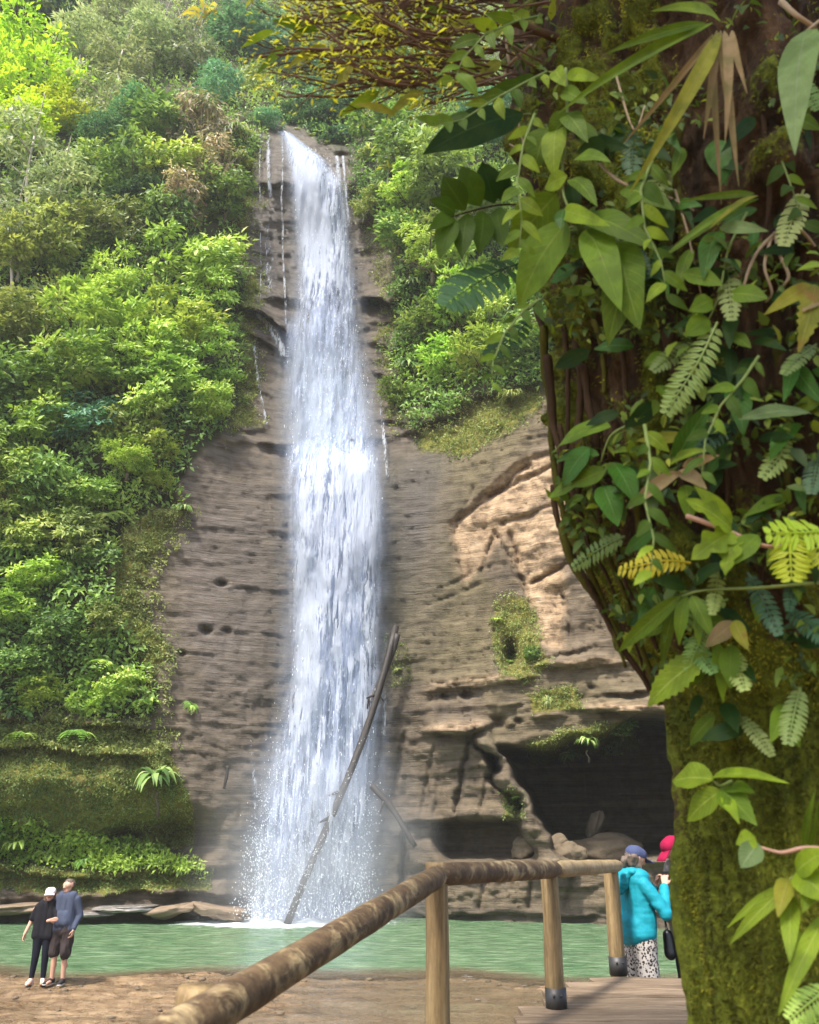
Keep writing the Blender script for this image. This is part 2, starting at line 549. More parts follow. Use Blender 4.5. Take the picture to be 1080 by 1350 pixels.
off += rock_amt * (1 - 0.6 * smooth_face) * (1 - .75 * smooth_left) * 0.14 * fbm(P0 * np.array([.9, .9, 1.3]), 5, 21).reshape(SH)
off += rock_amt * 0.05 * np.abs(fbm(P0 * np.array([2.2, 2.2, 4.0]), 4, 23)).reshape(SH)
vert = fbm(P0 * np.array([1.6, 1.6, 0.16]), 3, 31).reshape(SH)
off += 0.10 * vert * rock_amt * (1 - .8 * smooth_left)
off += rock_amt * (.35 + .65 * (1 - smooth_face)) * (1 - .6 * smooth_left) * .035 * fbm(P0 * np.array([2.0, 2.0, 6.5]), 4, 27).reshape(SH)
crk = np.abs(fbm(P0 * np.array([.7, .7, 2.6]), 3, 29).reshape(SH))
off += rock_amt * (1 - .7 * smooth_left) * .10 * np.exp(-(crk / .03) ** 2) * (fbm(P0 * .5, 2, 33).reshape(SH) > 0)
off += veg * 0.7 * fbm(P0 * 0.22, 4, 41).reshape(SH)
DEPTH = D + off
CP = at_np(PX.ravel(), PY.ravel(), DEPTH.ravel())

from_fall = np.minimum(np.abs(PX - np.interp(PY, [170, 400, 600, 1000, 1200], [375, 385, 375, 352, 320])),
                       np.abs(PX - np.interp(PY, [170, 400, 600, 1000, 1200], [455, 472, 508, 505, 500])))
inside = (PX > np.interp(PY, [170, 400, 600, 1200], [375, 385, 375, 330])) & (PX < np.interp(PY, [170, 400, 600, 1200], [455, 472, 508, 500]))
wet = np.where(inside, 1, np.exp(-from_fall / 45.0)) * sstep(150, 200, PY)
wet = np.clip(wet + 0.8 * mask([(330,170),(395,170),(395,400),(330,400)], 6) + 0.7 * mask([(505,600),(600,600),(560,700),(520,860),(505,860)], 10) + sstep(1185, 1210, PY) * 0.8, 0, 1)
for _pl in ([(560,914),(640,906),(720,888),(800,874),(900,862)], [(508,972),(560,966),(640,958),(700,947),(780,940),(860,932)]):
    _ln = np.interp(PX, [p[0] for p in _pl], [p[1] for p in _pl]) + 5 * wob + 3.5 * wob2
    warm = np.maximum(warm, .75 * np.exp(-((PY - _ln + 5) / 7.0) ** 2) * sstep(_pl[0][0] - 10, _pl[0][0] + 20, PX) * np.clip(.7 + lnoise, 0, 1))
moss = np.zeros(SH)
def add_moss(poly, a, f=4):
    global moss
    moss = np.maximum(moss, a * mask(poly, f))
add_moss([(-300,930),(60,945),(160,955),(215,985),(250,1055),(255,1112),(180,1132),(0,1124),(-300,1124)], 1.0, 5)
add_moss([(-300,1124),(0,1124),(180,1132),(285,1142),(275,1170),(180,1182),(60,1178),(-300,1180)], 0.95, 5)
add_moss([(190,660),(262,650),(240,690),(205,740),(190,800),(225,850),(205,900),(160,850),(140,760),(150,690)], 0.75, 8)
add_moss([(640,785),(660,778),(698,780),(722,820),(732,870),(700,905),(650,890),(634,830)], 0.72, 9)
add_moss([(540,562),(600,550),(712,490),(716,545),(660,580),(610,612),(560,600)], 0.75, 10)
add_moss([(690,912),(758,900),(772,932),(700,940)], 0.8, 3)
add_moss([(690,985),(740,962),(830,945),(860,985),(780,1000),(700,1012)], 0.85, 3)
add_moss([(660,1040),(690,1040),(690,1080),(660,1080)], 0.7, 4)
add_moss([(316,140),(345,165),(338,240),(338,400),(345,560),(300,590),(300,400)], 0.7, 8)
add_moss([(465,250),(520,280),(545,420),(560,560),(500,560),(505,420),(480,360)], 0.5, 8)
add_moss([(508,840),(540,850),(545,910),(515,915)], 0.5, 5)
add_moss([(480,440),(540,425),(545,440),(490,452)], 0.7, 2)

algae = np.clip(mask([(505,600),(600,556),(722,520),(705,596),(600,680),(650,800),(640,905),(508,905)], 10) + .8 * mask([(140,640),(255,640),(235,720),(250,900),(160,900)], 10) + .7 * mask([(640,900),(870,860),(880,1000),(640,1010)], 8), 0, 1)
iy, ix = np.meshgrid(np.arange(SH[0] - 1), np.arange(SH[1] - 1), indexing='ij')
a0 = (iy * SH[1] + ix).ravel()
FC = np.stack([a0, a0 + SH[1], a0 + SH[1] + 1, a0 + 1], -1)

ROCK_GAIN = .74
t = NT('cliff_rock')
geo = t.n('ShaderNodeNewGeometry')
pos = geo.outputs['Position']
sx = t.n('ShaderNodeSeparateXYZ'); t.l(pos, sx.inputs[0])
n_big = t.noise(pos, 0.45, 4)
n_mid = t.noise(pos, 2.2, 6, 0.62)
n_fine = t.noise(t.mapping(pos, (1, 1, 2.5)), 9.0, 5, 0.65)
lay = t.noise(t.mapping(pos, (0.10, 0.10, 2.4), (0.03, 0.02, 0)), 1.6, 6, 0.6, 0.25)
streak = t.noise(t.mapping(pos, (2.6, 2.6, 0.12)), 1.0, 4, 0.6)
base = t.ramp(lay, [(0.28, (0.058, 0.042, 0.030)), (0.42, (0.125, 0.095, 0.068)), (0.55, (0.185, 0.145, 0.105)), (0.72, (0.29, 0.232, 0.165))])
base = t.mix(t.math('MULTIPLY', n_big, 0.55), base, (0.155, 0.132, 0.108))
base = t.mix(1.0, base, t.ramp(n_mid, [(0.3, 0.62), (0.62, 1.12)]), 'MULTIPLY')
base = t.mix(1.0, base, (ROCK_GAIN * 1.02, ROCK_GAIN * .98, ROCK_GAIN * .84), 'MULTIPLY')
base = t.mix(t.ramp(streak, [(0.5, 0.0), (0.68, 0.5)]), base, (0.13, 0.105, 0.08))
base = t.mix(t.ramp(streak, [(0.24, 0.35), (0.38, 0.0)]), base, (0.22, 0.185, 0.14))
base = t.mix(t.math('MULTIPLY', t.attr('algae'), t.ramp(n_big, [(.3, .35), (.6, .75)])), base, t.ramp(n_mid, [(.3, (.060, .050, .022)), (.6, (.135, .112, .055))]))
base = t.mix(t.math('MULTIPLY', t.attr('grey'), t.ramp(n_mid, [(.3, .45), (.6, .85)])), base, t.ramp(t.noise(t.mapping(pos, (.5, .5, 5.0)), 2.2, 6, .65), [(.32, (.056, .044, .036)), (.48, (.118, .097, .082)), (.68, (.195, .166, .145))]))
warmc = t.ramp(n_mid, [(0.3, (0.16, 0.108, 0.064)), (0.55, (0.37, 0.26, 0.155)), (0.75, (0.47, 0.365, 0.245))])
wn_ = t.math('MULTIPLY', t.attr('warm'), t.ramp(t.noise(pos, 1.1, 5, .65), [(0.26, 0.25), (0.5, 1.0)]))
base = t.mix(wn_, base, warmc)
wetf = t.math('MULTIPLY', t.attr('wet'), t.ramp(n_mid, [(0.25, 0.6), (0.6, 1.0)]))
wetc = t.mix(1.0, base, (0.60, 0.63, 0.68), 'MULTIPLY')
base = t.mix(wetf, base, wetc)
mo = t.attr('moss')
mth = t.math('MULTIPLY_ADD', n_mid, -0.9); mth.node.inputs[2].default_value = 0.0
mm = t.math('ADD', t.math('MULTIPLY', mo, 1.5), mth)
mm = t.math('ADD', mm, t.math('MULTIPLY', n_fine, -0.35))
mf = t.ramp(mm, [(0.12, 0.0), (0.5, 1.0)])
mossc = t.ramp(t.noise(pos, 5.5, 6, 0.7), [(0.30, (0.050, 0.058, 0.008)), (0.48, (0.145, 0.150, 0.020)), (0.66, (0.29, 0.26, 0.05))])
mossc = t.mix(t.ramp(t.noise(pos, 0.9, 4), [(0.45, 0.0), (0.7, 0.55)]), mossc, (0.17, 0.115, 0.045))
base = t.mix(mf, base, mossc)
vg = t.attr('veg')
vf = t.math('MULTIPLY', vg, t.ramp(n_mid, [(0.2, 0.7), (0.5, 1.0)]))
base = t.mix(vf, base, t.ramp(n_fine, [(0.3, (0.022, 0.026, 0.009)), (0.7, (0.075, 0.075, 0.026))]))
rough = t.math('SUBTRACT', 0.88, t.math('MULTIPLY', t.math('MULTIPLY', wetf, t.math('SUBTRACT', 1.0, mf)), 0.58))
lam = t.noise(t.mapping(pos, (.35, .35, 5.5), (.02, .03, 0)), 2.0, 7, .72, .3)
grit = t.noise(pos, 26, 4, .7)
base = t.mix(t.math('SUBTRACT', 1.0, mf), base, t.mix(1.0, base, t.ramp(lam, [(.34, .62), (.46, 1.0), (.62, 1.16)]), 'MULTIPLY'))
h = t.math('ADD', t.math('MULTIPLY', n_mid, 0.6), t.math('MULTIPLY', n_fine, 0.35))
h = t.math('ADD', h, t.math('MULTIPLY', lay, 0.5))
h = t.math('ADD', h, t.math('MULTIPLY', lam, 0.75))
h = t.math('ADD', h, t.math('MULTIPLY', grit, 0.25))
h = t.math('ADD', h, t.math('MULTIPLY', t.math('MULTIPLY', t.noise(pos, 16, 4, 0.7), mf), 1.4))
CLIFF_M = t.done(t.bsdf(base, rough, 0.35, t.bump(h, 0.7, 0.18)))

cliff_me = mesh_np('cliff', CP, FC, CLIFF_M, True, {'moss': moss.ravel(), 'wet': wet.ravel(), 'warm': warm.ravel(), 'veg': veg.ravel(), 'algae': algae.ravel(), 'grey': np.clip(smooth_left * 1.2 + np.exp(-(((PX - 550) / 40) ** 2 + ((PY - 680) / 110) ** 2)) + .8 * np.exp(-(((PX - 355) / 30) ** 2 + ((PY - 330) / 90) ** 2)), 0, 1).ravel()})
cliff = link('cliff', cliff_me)
tag(cliff, kind='structure')

def grid_at(A, px, py):
    j = np.clip(np.searchsorted(GX, px) - 1, 0, len(GX) - 2)
    i = np.clip(np.searchsorted(GY, py) - 1, 0, len(GY) - 2)
    return A[i, j]

def on_cliff(px, py, fwd=0.0):
    Y = float(grid_at(DEPTH, px, py)) - fwd
    return at(px, py, Y)

# ------------------------------------------------------------------ river bed shelf, pool, water
gx = np.arange(-26, 26.01, 0.1)
gy = np.concatenate([np.arange(0.5, 12, 0.1), np.arange(12, 22, 0.06), np.arange(22, 34, 0.3)])
XX, YY = np.meshgrid(gx, gy)
q = np.stack([XX.ravel(), YY.ravel(), XX.ravel() * 0], -1)
n1 = fbm(q * np.array([.32, .7, 1]), 4, 61).reshape(XX.shape)
n2 = fbm(q * np.array([1.1, 2.6, 1]), 4, 62).reshape(XX.shape)
n3 = np.abs(fbm(q * np.array([2.2, 6.0, 1]), 3, 64)).reshape(XX.shape)
edge = 18.7 + 0.8 * fbm(np.stack([gx * 0.3, gx * 0, gx * 0], -1), 3, 63)[None, :] - 0.06 * XX
fallo = sstep(edge - 1.0, edge + 3.0, YY)
BED = 0.008 + 0.05 * sstep(-1, -8, XX) - 0.085 * sstep(-3.5, 0.5, XX) + 0.06 * n1 + 0.05 * n2 - 0.05 * n3 + 0.02 * (np.floor((n1 + 2) * 4) % 2)
BED = BED * (1 - fallo) - 1.7 * fallo
t = NT('river_rock')
pos = t.n('ShaderNodeNewGeometry').outputs['Position']
lay = t.noise(t.mapping(pos, (0.5, 1.9, 6.0), (0, 0, 0.12)), 1.3, 8, 0.7, 0.7)
nm = t.noise(pos, 5, 6, 0.65)
c = t.ramp(lay, [(0.3, (0.04, 0.022, 0.010)), (0.42, (0.15, 0.092, 0.045)), (0.56, (0.28, 0.185, 0.098)), (0.75, (0.42, 0.31, 0.19))])
c = t.mix(1.0, c, t.ramp(nm, [(0.3, 0.6), (0.65, 1.15)]), 'MULTIPLY')
hh = t.math('ADD', t.math('MULTIPLY', lay, 1.0), t.math('MULTIPLY', nm, 0.4))
BED_M = t.done(t.bsdf(c, t.ramp(nm, [(0.35, 0.12), (0.65, 0.5)]), 0.5, t.bump(hh, 0.9, 0.16)))
iy, ix = np.meshgrid(np.arange(XX.shape[0] - 1), np.arange(XX.shape[1] - 1), indexing='ij')
a0 = (iy * XX.shape[1] + ix).ravel()
FB = np.stack([a0, a0 + 1, a0 + XX.shape[1] + 1, a0 + XX.shape[1]], -1)
bed = link('riverbed', mesh_np('riverbed', np.stack([XX.ravel(), YY.ravel(), BED.ravel()], -1), FB, BED_M))
tag(bed, kind='structure')
earth = MB(); earth.box((0, -20, -1.4), (120, 120, 0.4))
tag(earth.build('ground', BED_M, smooth=False), kind='structure')

wx = np.arange(-26, 26.01, 0.12)
wy = np.concatenate([np.arange(3, 20, 0.1), np.arange(20, 34, 0.1)])
WX, WY = np.meshgrid(wx, wy)
qw = np.stack([WX.ravel(), WY.ravel(), WX.ravel() * 0], -1)
wv = 0.012 * fbm(qw * np.array([.7, 1.5, 1]), 3, 71) + 0.008 * fbm(qw * np.array([2.0, 4.5, 1]), 2, 72)
FALLX, FALLY = at(415, 1206, 31.0)[0], 31.0
dist = np.hypot((WX.ravel() - FALLX) / 2.6, (WY.ravel() - (FALLY - 0.5)) / 2.0)
wv += 0.10 * np.exp(-dist ** 2) * fbm(qw * 2.5, 3, 73) + 0.02 * np.exp(-(dist / 3) ** 2) * np.sin(dist * 9)
jj = np.clip(np.searchsorted(gx, WX.ravel()) - 1, 0, len(gx) - 2)
ii = np.clip(np.searchsorted(gy, WY.ravel()) - 1, 0, len(gy) - 2)
deep = np.clip(-BED[ii, jj], 0, 2)
foam = np.exp(-(np.hypot((WX.ravel() - FALLX + .9) / 3.4, (WY.ravel() - FALLY + .9) / 2.0) / 1.15) ** 2)
shallow_foam = sstep(0.0, 0.02, deep) * (1 - sstep(0.03, 0.12, deep)) * sstep(-3, 0, WX.ravel()) * 0.8
t = NT('pool_water')
pos = t.n('ShaderNodeNewGeometry').outputs['Position']
dp = t.attr('deep')
rip = t.noise(t.mapping(pos, (1.0, 2.8, 1.0)), 1.5, 5, 0.6, 0.3)
rip2 = t.noise(t.mapping(pos, (1.0, 2.2, 1.0)), 5.0, 3, 0.6)
green = t.ramp(rip, [(0.3, (0.050, 0.110, 0.052)), (0.5, (0.105, 0.185, 0.092)), (0.7, (0.22, 0.31, 0.185))])
shal = t.mix(rip, (0.12, 0.085, 0.045), (0.27, 0.215, 0.135))
cw = t.mix(t.ramp(dp, [(0.12, 0.0), (0.75, 1.0)]), shal, green)
fo = t.math('MULTIPLY', t.attr('foam'), 1.6)
fo = t.math('ADD', fo, t.math('MULTIPLY', t.attr('riffle'), 0.86))
fo = t.math('SUBTRACT', fo, t.math('MULTIPLY', t.noise(t.mapping(pos, (1, 1.8, 1)), 3.5, 6, 0.7), 1.25))
fo = t.ramp(fo, [(0.02, 0.0), (0.35, 1.0)])
cw = t.mix(fo, cw, (0.78, 0.82, 0.82))
al = t.math('ADD', t.ramp(dp, [(0.0, 0.25), (0.10, 0.55), (0.7, 0.97)]), fo, True)
hb = t.math('ADD', t.math('MULTIPLY', rip, 1.0), t.math('MULTIPLY', rip2, 0.35))
POOL_M = t.done(t.bsdf(cw, t.math('ADD', 0.08, t.math('MULTIPLY', fo, 0.5)), 0.5, t.bump(hb, 0.8, 0.14), al))
iy, ix = np.meshgrid(np.arange(WX.shape[0] - 1), np.arange(WX.shape[1] - 1), indexing='ij')
a0 = (iy * WX.shape[1] + ix).ravel()
FW = np.stack([a0, a0 + 1, a0 + WX.shape[1] + 1, a0 + WX.shape[1]], -1)
pool = link('pool_water', mesh_np('pool_water', np.stack([WX.ravel(), WY.ravel(), wv], -1), FW, POOL_M, True, {'deep': deep, 'foam': foam, 'riffle': shallow_foam}))
tag(pool, kind='structure')

# ------------------------------------------------------------------ waterfall
WL = ([168,185,205,250,300,350,400,430,480,540,575,600,650,700,800,900,950,1000,1050,1100,1150,1212],
      [374,376,378,384,390,392,388,372,371,372,372,374,375,377,381,377,370,356,343,334,328,318])
WR = ([168,185,205,250,300,350,400,430,480,540,575,600,650,700,800,900,950,1000,1050,1100,1150,1212],
      [376,430,450,456,463,470,474,479,489,498,502,505,508,508,504,500,497,497,496,493,488,482])
def fall_mat(name, color, lo, hi, gain, sx_, sz_, seed, rough=0.55, fine=0.5):
    t = NT(name)
    pos = t.n('ShaderNodeNewGeometry').outputs['Position']
    loc = (seed * 3.1, seed * 1.7, seed * 0.9)
    s1 = t.noise(t.mapping(pos, (sx_, 0.6, sz_), (0, 0, 0), loc), 1.0, 5, 0.62, 0.15)
    s2 = t.noise(t.mapping(pos, (sx_ * 3.0, 1.0, sz_ * 4.0), (0, 0, 0), loc), 1.0, 4, 0.7, 0.2)
    s3 = t.noise(t.mapping(pos, (0.35, 0.35, 0.28), (0, 0, 0), loc), 1.0, 3)
    s = t.math('ADD', t.math('MULTIPLY', s1, 1 - fine), t.math('MULTIPLY', s2, fine))
    s = t.math('MULTIPLY_ADD', s, 2.0); s.node.inputs[2].default_value = -.5
    s = t.math('ADD', s, t.math('MULTIPLY', s3, 0.22))
    s = t.math('ADD', s, t.math('MULTIPLY', t.attr('dens'), 0.62))
    a = t.ramp(s, [(lo, 0.0), (hi, 1.0)])
    a = t.math('MULTIPLY', a, t.attr('edge'))
    a = t.math('MULTIPLY', a, gain)
    p = t.n('ShaderNodeBsdfPrincipled')
    p.inputs['Base Color'].default_value = (*color, 1)
    p.inputs['Roughness'].default_value = rough
    p.inputs['Specular IOR Level'].default_value = 0.3
    t.l(t.bump(s, 0.7, 0.25), p.inputs['Normal'])
    tr = t.n('ShaderNodeBsdfTranslucent'); tr.inputs[0].default_value = (*color, 1)
    m1 = t.n('ShaderNodeMixShader'); m1.inputs[0].default_value = 0.35
    t.l(p.outputs[0], m1.inputs[1]); t.l(tr.outputs[0], m1.inputs[2])
    tp = t.n('ShaderNodeBsdfTransparent')
    m2 = t.n('ShaderNodeMixShader')
    t.l(a, m2.inputs[0]); t.l(tp.outputs[0], m2.inputs[1]); t.l(m1.outputs[0], m2.inputs[2])
    return t.done(m2.outputs[0])

def fall_sheet(name, offset, bulge, grow, mat, parent, dens_fn, nu=44, nv=230, y0=168, y1=1212, L=None, Rr=None, seed=0, soft=0.24):
    py = np.linspace(y0, y1, nv)
    l = np.interp(py, *(L or WL)); r = np.interp(py, *(Rr or WR))
    u = np.linspace(0, 1, nu)
    g = grow * (0.35 + 0.65 * (py - 168) / 1044)
    PXs = (l - g)[:, None] + (r - l + 2 * g)[:, None] * u[None]
    lip = (172 + np.clip((PXs - 376) * 0.43, 0, 36)) if L is None else y0
    PYs = np.repeat(py[:, None], nu, 1)
    if L is None:
        PYs = lip + (PYs - 168) * (1212 - lip) / 1044
    Ys = base_depth(PXs, PYs)
    crest = np.exp(-np.maximum(PYs - lip, 0) / 14.0)
    nz = fbm(np.stack([PXs.ravel() / 14, PYs.ravel() / 60, PXs.ravel() * 0 + seed], -1), 3, 80 + seed).reshape(PXs.shape)
    Ys = Ys - offset * (1 - 0.8 * crest) - (.55 * sstep(580 + 9 * np.sin(u * 11)[None], 616 + 9 * np.sin(u * 11)[None], PYs) * (1 - .5 * sstep(700, 1000, PYs)) if L is None else 0) - bulge * np.sin(np.pi * u)[None] * (1 - 0.5 * crest) - 0.22 * nz
    V = at_np(PXs.ravel(), PYs.ravel(), Ys.ravel())
    e = sstep(0, soft, u)[None] * sstep(0, soft, 1 - u)[None] * np.ones((nv, 1))
    d = dens_fn(PXs, PYs, u[None] * np.ones((nv, 1)))
    iy, ix = np.meshgrid(np.arange(nv - 1), np.arange(nu - 1), indexing='ij')
    a0 = (iy * nu + ix).ravel()
    Fq = np.stack([a0, a0 + nu, a0 + nu + 1, a0 + 1], -1)
    return link(name, mesh_np(name, V, Fq, mat, True, {'dens': d.ravel(), 'edge': e.ravel()}), parent)

def G(x, c, w): return np.exp(-((x - c) / w) ** 2)
def dens_main(px, py, u):
    d = 0.50 + 0 * px
    d += 0.42 * G(u, .38, .28) * (1 - sstep(260, 420, py))
    d += 0.16 * G(py, 330, 90)
    d -= 0.34 * sstep(400, 490, py) * (1 - sstep(570, 600, py)) * (1 - 0.5 * G(u, .8, .2))
    d += 0.30 * G(u, .78, .24) * sstep(590, 625, py) * (1 - sstep(700, 800, py))
    d += 0.22 * G(u, .25, .14) * sstep(610, 700, py) * (1 - sstep(940, 1000, py))
    d += 0.12 * sstep(596, 612, py) + 0.16 * G(py, 616 + 14 * np.sin(u * 9) + 10 * np.sin(u * 23), 20) * sstep(.15, .5, u)
    d -= 0.10 * sstep(300, 420, py) * (1 - sstep(570, 600, py))
    d -= 0.16 * G(u, .55, .16) * sstep(760, 840, py) * (1 - sstep(960, 1020, py))
    d -= 0.10 * sstep(1010, 1120, py)
    return d
fall = thing('waterfall', 'tall white waterfall dropping down the rock face into the green pool', 'waterfall', (FALLX, FALLY, 0))
fall.location = (0, 0, 0)
FM1 = fall_mat('falling_water', (0.52, 0.60, 0.78), 0.66, 1.26, 0.76, 2.4, 0.20, 1, fine=0.5)
FM2 = fall_mat('falling_water_veil', (0.47, 0.57, 0.73), 0.42, 1.15, 0.66, 0.8, 0.12, 2, fine=0.2)
FM3 = fall_mat('falling_water_strands', (0.70, 0.76, 0.86), 0.94, 1.60, 0.66, 3.4, 0.26, 3, fine=0.6)
FM4 = fall_mat('trickling_water', (0.74, 0.79, 0.86), 0.80, 1.12, 0.8, 6.0, 0.9, 4, fine=0.6)
fall_sheet('veil', 0.45, 0.35, 32, FM2, fall, lambda x, y, u: 0.42 + 0.28 * sstep(950, 1100, y) + .34 * sstep(400, 470, y) * (1 - sstep(585, 640, y)), soft=0.38, seed=1)
fall_sheet('stream', 0.55, 0.55, 2, FM1, fall, dens_main, seed=2)
fall_sheet('strand_curtain', 0.85, 0.70, 3, FM3, fall, dens_main, seed=3, soft=0.20)
# side trickles
TRI = [
    (([176,200,240,262,300,330,395], [343,343,342,343,343,344,344]), 1.5, 0.3),
    (([178,215,260], [354,354,357]), 4.0, 0.42),
    (([176,210,260,300,340,400,440], [372,373,371,373,373,377,378]), 2.6, 0.30),
    (([205,250,300], [444,449,455]), 4.5, 0.45),
    (([205,250,300], [452,456,460]), 3.0, 0.4),
    (([290,330,395], [352,354,356]), 10, 0.16),
    (([402,410,425,450,470], [318,335,352,368,376]), 9, 0.40),
    (([455,500,560], [335,340,352]), 3, 0.25),
    (([970,1000,1060,1140], [331,333,337,338]), 5, 0.22),
    (([520,560,600,640], [500,505,508,512]), 5, 0.2),
    (([905,940,970], [508,507,506]), 4, 0.2),
]
for (ys_, xs_), w, dn in TRI:
    fall_sheet('side_trickle', 0.30, 0.08, 0, FM4, fall, lambda x, y, u, dn=dn: dn + 0.15 * G(u, .5, .3), nu=9, nv=60, y0=ys_[0], y1=ys_[-1],
               L=(ys_, [x - w for x in xs_]), Rr=(ys_, [x + w for x in xs_]), seed=5, soft=0.45)

DROP_M = mat_simple('water_drops', (0.85, 0.89, 0.93), 0.35, 0.5, 0.03, 3, 0.0)
def drops(name, px, py, Y, size, stretch, mat, parent=None):
    n = len(px)
    c = at_np(px, py, Y)
    b = np.array([(0, 0, 1), (1, 0, 0), (0, 1, 0), (-1, 0, 0), (0, -1, 0), (0, 0, -1)], float)
    f = np.array([(0,1,2),(0,2,3),(0,3,4),(0,4,1),(5,2,1),(5,3,2),(5,4,3),(5,1,4)])
    s = np.stack([size, size, size * stretch], -1)
    V = (c[:, None] + b[None] * s[:, None]).reshape(-1, 3)
    Fq = (f[None] + 6 * np.arange(n)[:, None, None]).reshape(-1, 3)
    o = link(name, mesh_np(name, V, Fq, mat, True), parent)
    return o
n = 3600
py_ = rng.uniform(178, 1205, n)
u_ = rng.normal(0.5, 0.24, n)
l_, r_ = np.interp(py_, *WL), np.interp(py_, *WR)
px_ = l_ + (r_ - l_) * u_
keep = (py_ > 172 + np.clip((px_ - 376) * 0.43, 0, 36) + 8) & (u_ > 0.02) & (u_ < 0.98)
px_, py_ = px_[keep], py_[keep]
Y_ = base_depth(px_, py_) - rng.uniform(0.7, 1.7, len(px_))
o = drops('falling_drops', px_, py_, Y_, rng.uniform(0.004, 0.012, len(px_)), rng.uniform(3.0, 10.0, len(px_)), DROP_M, fall)
o['kind'] = 'stuff'
n = 5200
py_ = 1212 - np.abs(rng.normal(0, 95, n))
px_ = np.interp(py_, *WL) + (np.interp(py_, *WR) - np.interp(py_, *WL)) * rng.beta(0.8, 1.0, n) + rng.normal(0, 9, n)
k = (py_ > 880)
px_, py_ = px_[k], py_[k]
Y_ = base_depth(px_, py_) - rng.uniform(0.6, 3.2, len(px_))
o = drops('spray', px_, py_, Y_, rng.uniform(0.005, 0.015, len(px_)), rng.uniform(1.0, 2.6, len(px_)), DROP_M, fall)
o['kind'] = 'stuff'

# drifting spray round the foot of the fall
t = NT('mist_air')
pos = t.n('ShaderNodeNewGeometry').outputs['Position']
ob = t.coord('Object')
ln = t.n('ShaderNodeVectorMath'); ln.operation = 'LENGTH'; t.l(ob, ln.inputs[0])
fall_off = t.math('SUBTRACT', 1.0, ln.outputs['Value'], True)
nz = t.ramp(t.noise(pos, 0.45, 3), [(0.32, 0.15), (0.7, 1.0)])
dn = t.math('MULTIPLY', t.math('MULTIPLY', t.math('POWER', fall_off, 1.2), nz), 0.75)
pv = t.n('ShaderNodeVolumePrincipled')
pv.inputs['Color'].default_value = (0.9, 0.94, 1.0, 1)
pv.inputs['Anisotropy'].default_value = 0.2
t.l(dn, pv.inputs['Density'])
t.l(pv.outputs[0], t.out.inputs['Volume'])
MIST_M = t.m
m_ = MB(); m_.ball((0, 0, 0), 1.0, 20, 12)
mist = m_.build('mist', MIST_M)
mist.location = at(415, 1130, 29.9)
mist.scale = (4.6, 2.4, 4.8)
tag(mist, kind='stuff')

# ------------------------------------------------------------------ vegetation prototypes
def leaf_cloud(C, Dv, N, ln, wd, fold, droop, var):
    """C centres, Dv leaf axis, N leaf normal -> rhombic folded leaves, two triangles each"""
    Dv = Dv / np.linalg.norm(Dv, axis=1, keepdims=True)
    S = np.cross(Dv, N)
    S /= np.linalg.norm(S, axis=1, keepdims=True) + 1e-9
    N2 = np.cross(S, Dv)
    l, w = ln[:, None], wd[:, None]
    p0 = C
    p1 = C + Dv * l * 0.45 + S * w * 0.5 + N2 * fold * w
    p2 = C + Dv * l - N2 * droop * l
    p3 = C + Dv * l * 0.45 - S * w * 0.5 + N2 * fold * w
    V = np.stack([p0, p1, p2, p3], 1).reshape(-1, 3)
    n = len(C)
    f = np.array([(0, 2, 1), (0, 3, 2)])
    Fq = (f[None] + 4 * np.arange(n)[:, None, None]).reshape(-1, 3)
    return V, Fq, np.repeat(var, 4)

def unit(n):
    v = rng.normal(0, 1, (n, 3))
    return v / np.linalg.norm(v, axis=1, keepdims=True)

def crown_points(n, lumps, rad, lump_r, flat=1.0, shell=0.55, core=0.0):
    """lumps spread over an ellipsoid; leaves lie in each lump's outer layer"""
    lc = unit(lumps) * (rng.uniform(0.35, 1.0, (lumps, 1)) ** 0.6) * np.array(rad)
    lr = lump_r * rng.uniform(0.6, 1.25, lumps)
    wgt = lr ** 2; wgt /= wgt.sum()
    k = rng.choice(lumps, n, p=wgt)
    d = unit(n)
    d[:, 2] = np.abs(d[:, 2]) * 0.6 + d[:, 2] * 0.4
    d /= np.linalg.norm(d, axis=1, keepdims=True)
    rr = rng.uniform(shell, 1.0, n)
    rr = np.where(rng.uniform(0, 1, n) < .14, rng.uniform(1.0, 1.45, n), rr)
    C = lc[k] + d * (lr[k] * rr)[:, None] * np.array([1, 1, flat])
    return C, d, k

def crown_mesh(name, mat, n=1800, lumps=16, rad=(.75, .75, .7), lump_r=.38, flat=.8, leaf=(.10, .20), wid=.45, down=.35, up=.5, fold=.12, droop=.15, shell=.5):
    n = int(n * .85); leaf = (leaf[0] * 1.22, leaf[1] * 1.35)
    C, d, k = crown_points(n, lumps, rad, lump_r, flat, shell)
    Dv = d + 0.8 * unit(n) * np.array([1, 1, .6]); Dv[:, 2] -= down
    N = d * 0.6 + np.array([0, 0, up]) + 0.45 * unit(n)
    ln = rng.uniform(leaf[0], leaf[1], n)
    lumpv = rng.uniform(0, 1, lumps)[k]
    var = np.clip(0.55 * rng.uniform(0, 1, n) + 0.45 * lumpv, 0, 1)
    V, Fq, va = leaf_cloud(C, Dv, N, ln, ln * wid * rng.uniform(.8, 1.2, n), fold, droop, var)
    return mesh_np(name, V, Fq, mat, False, {'var': va})

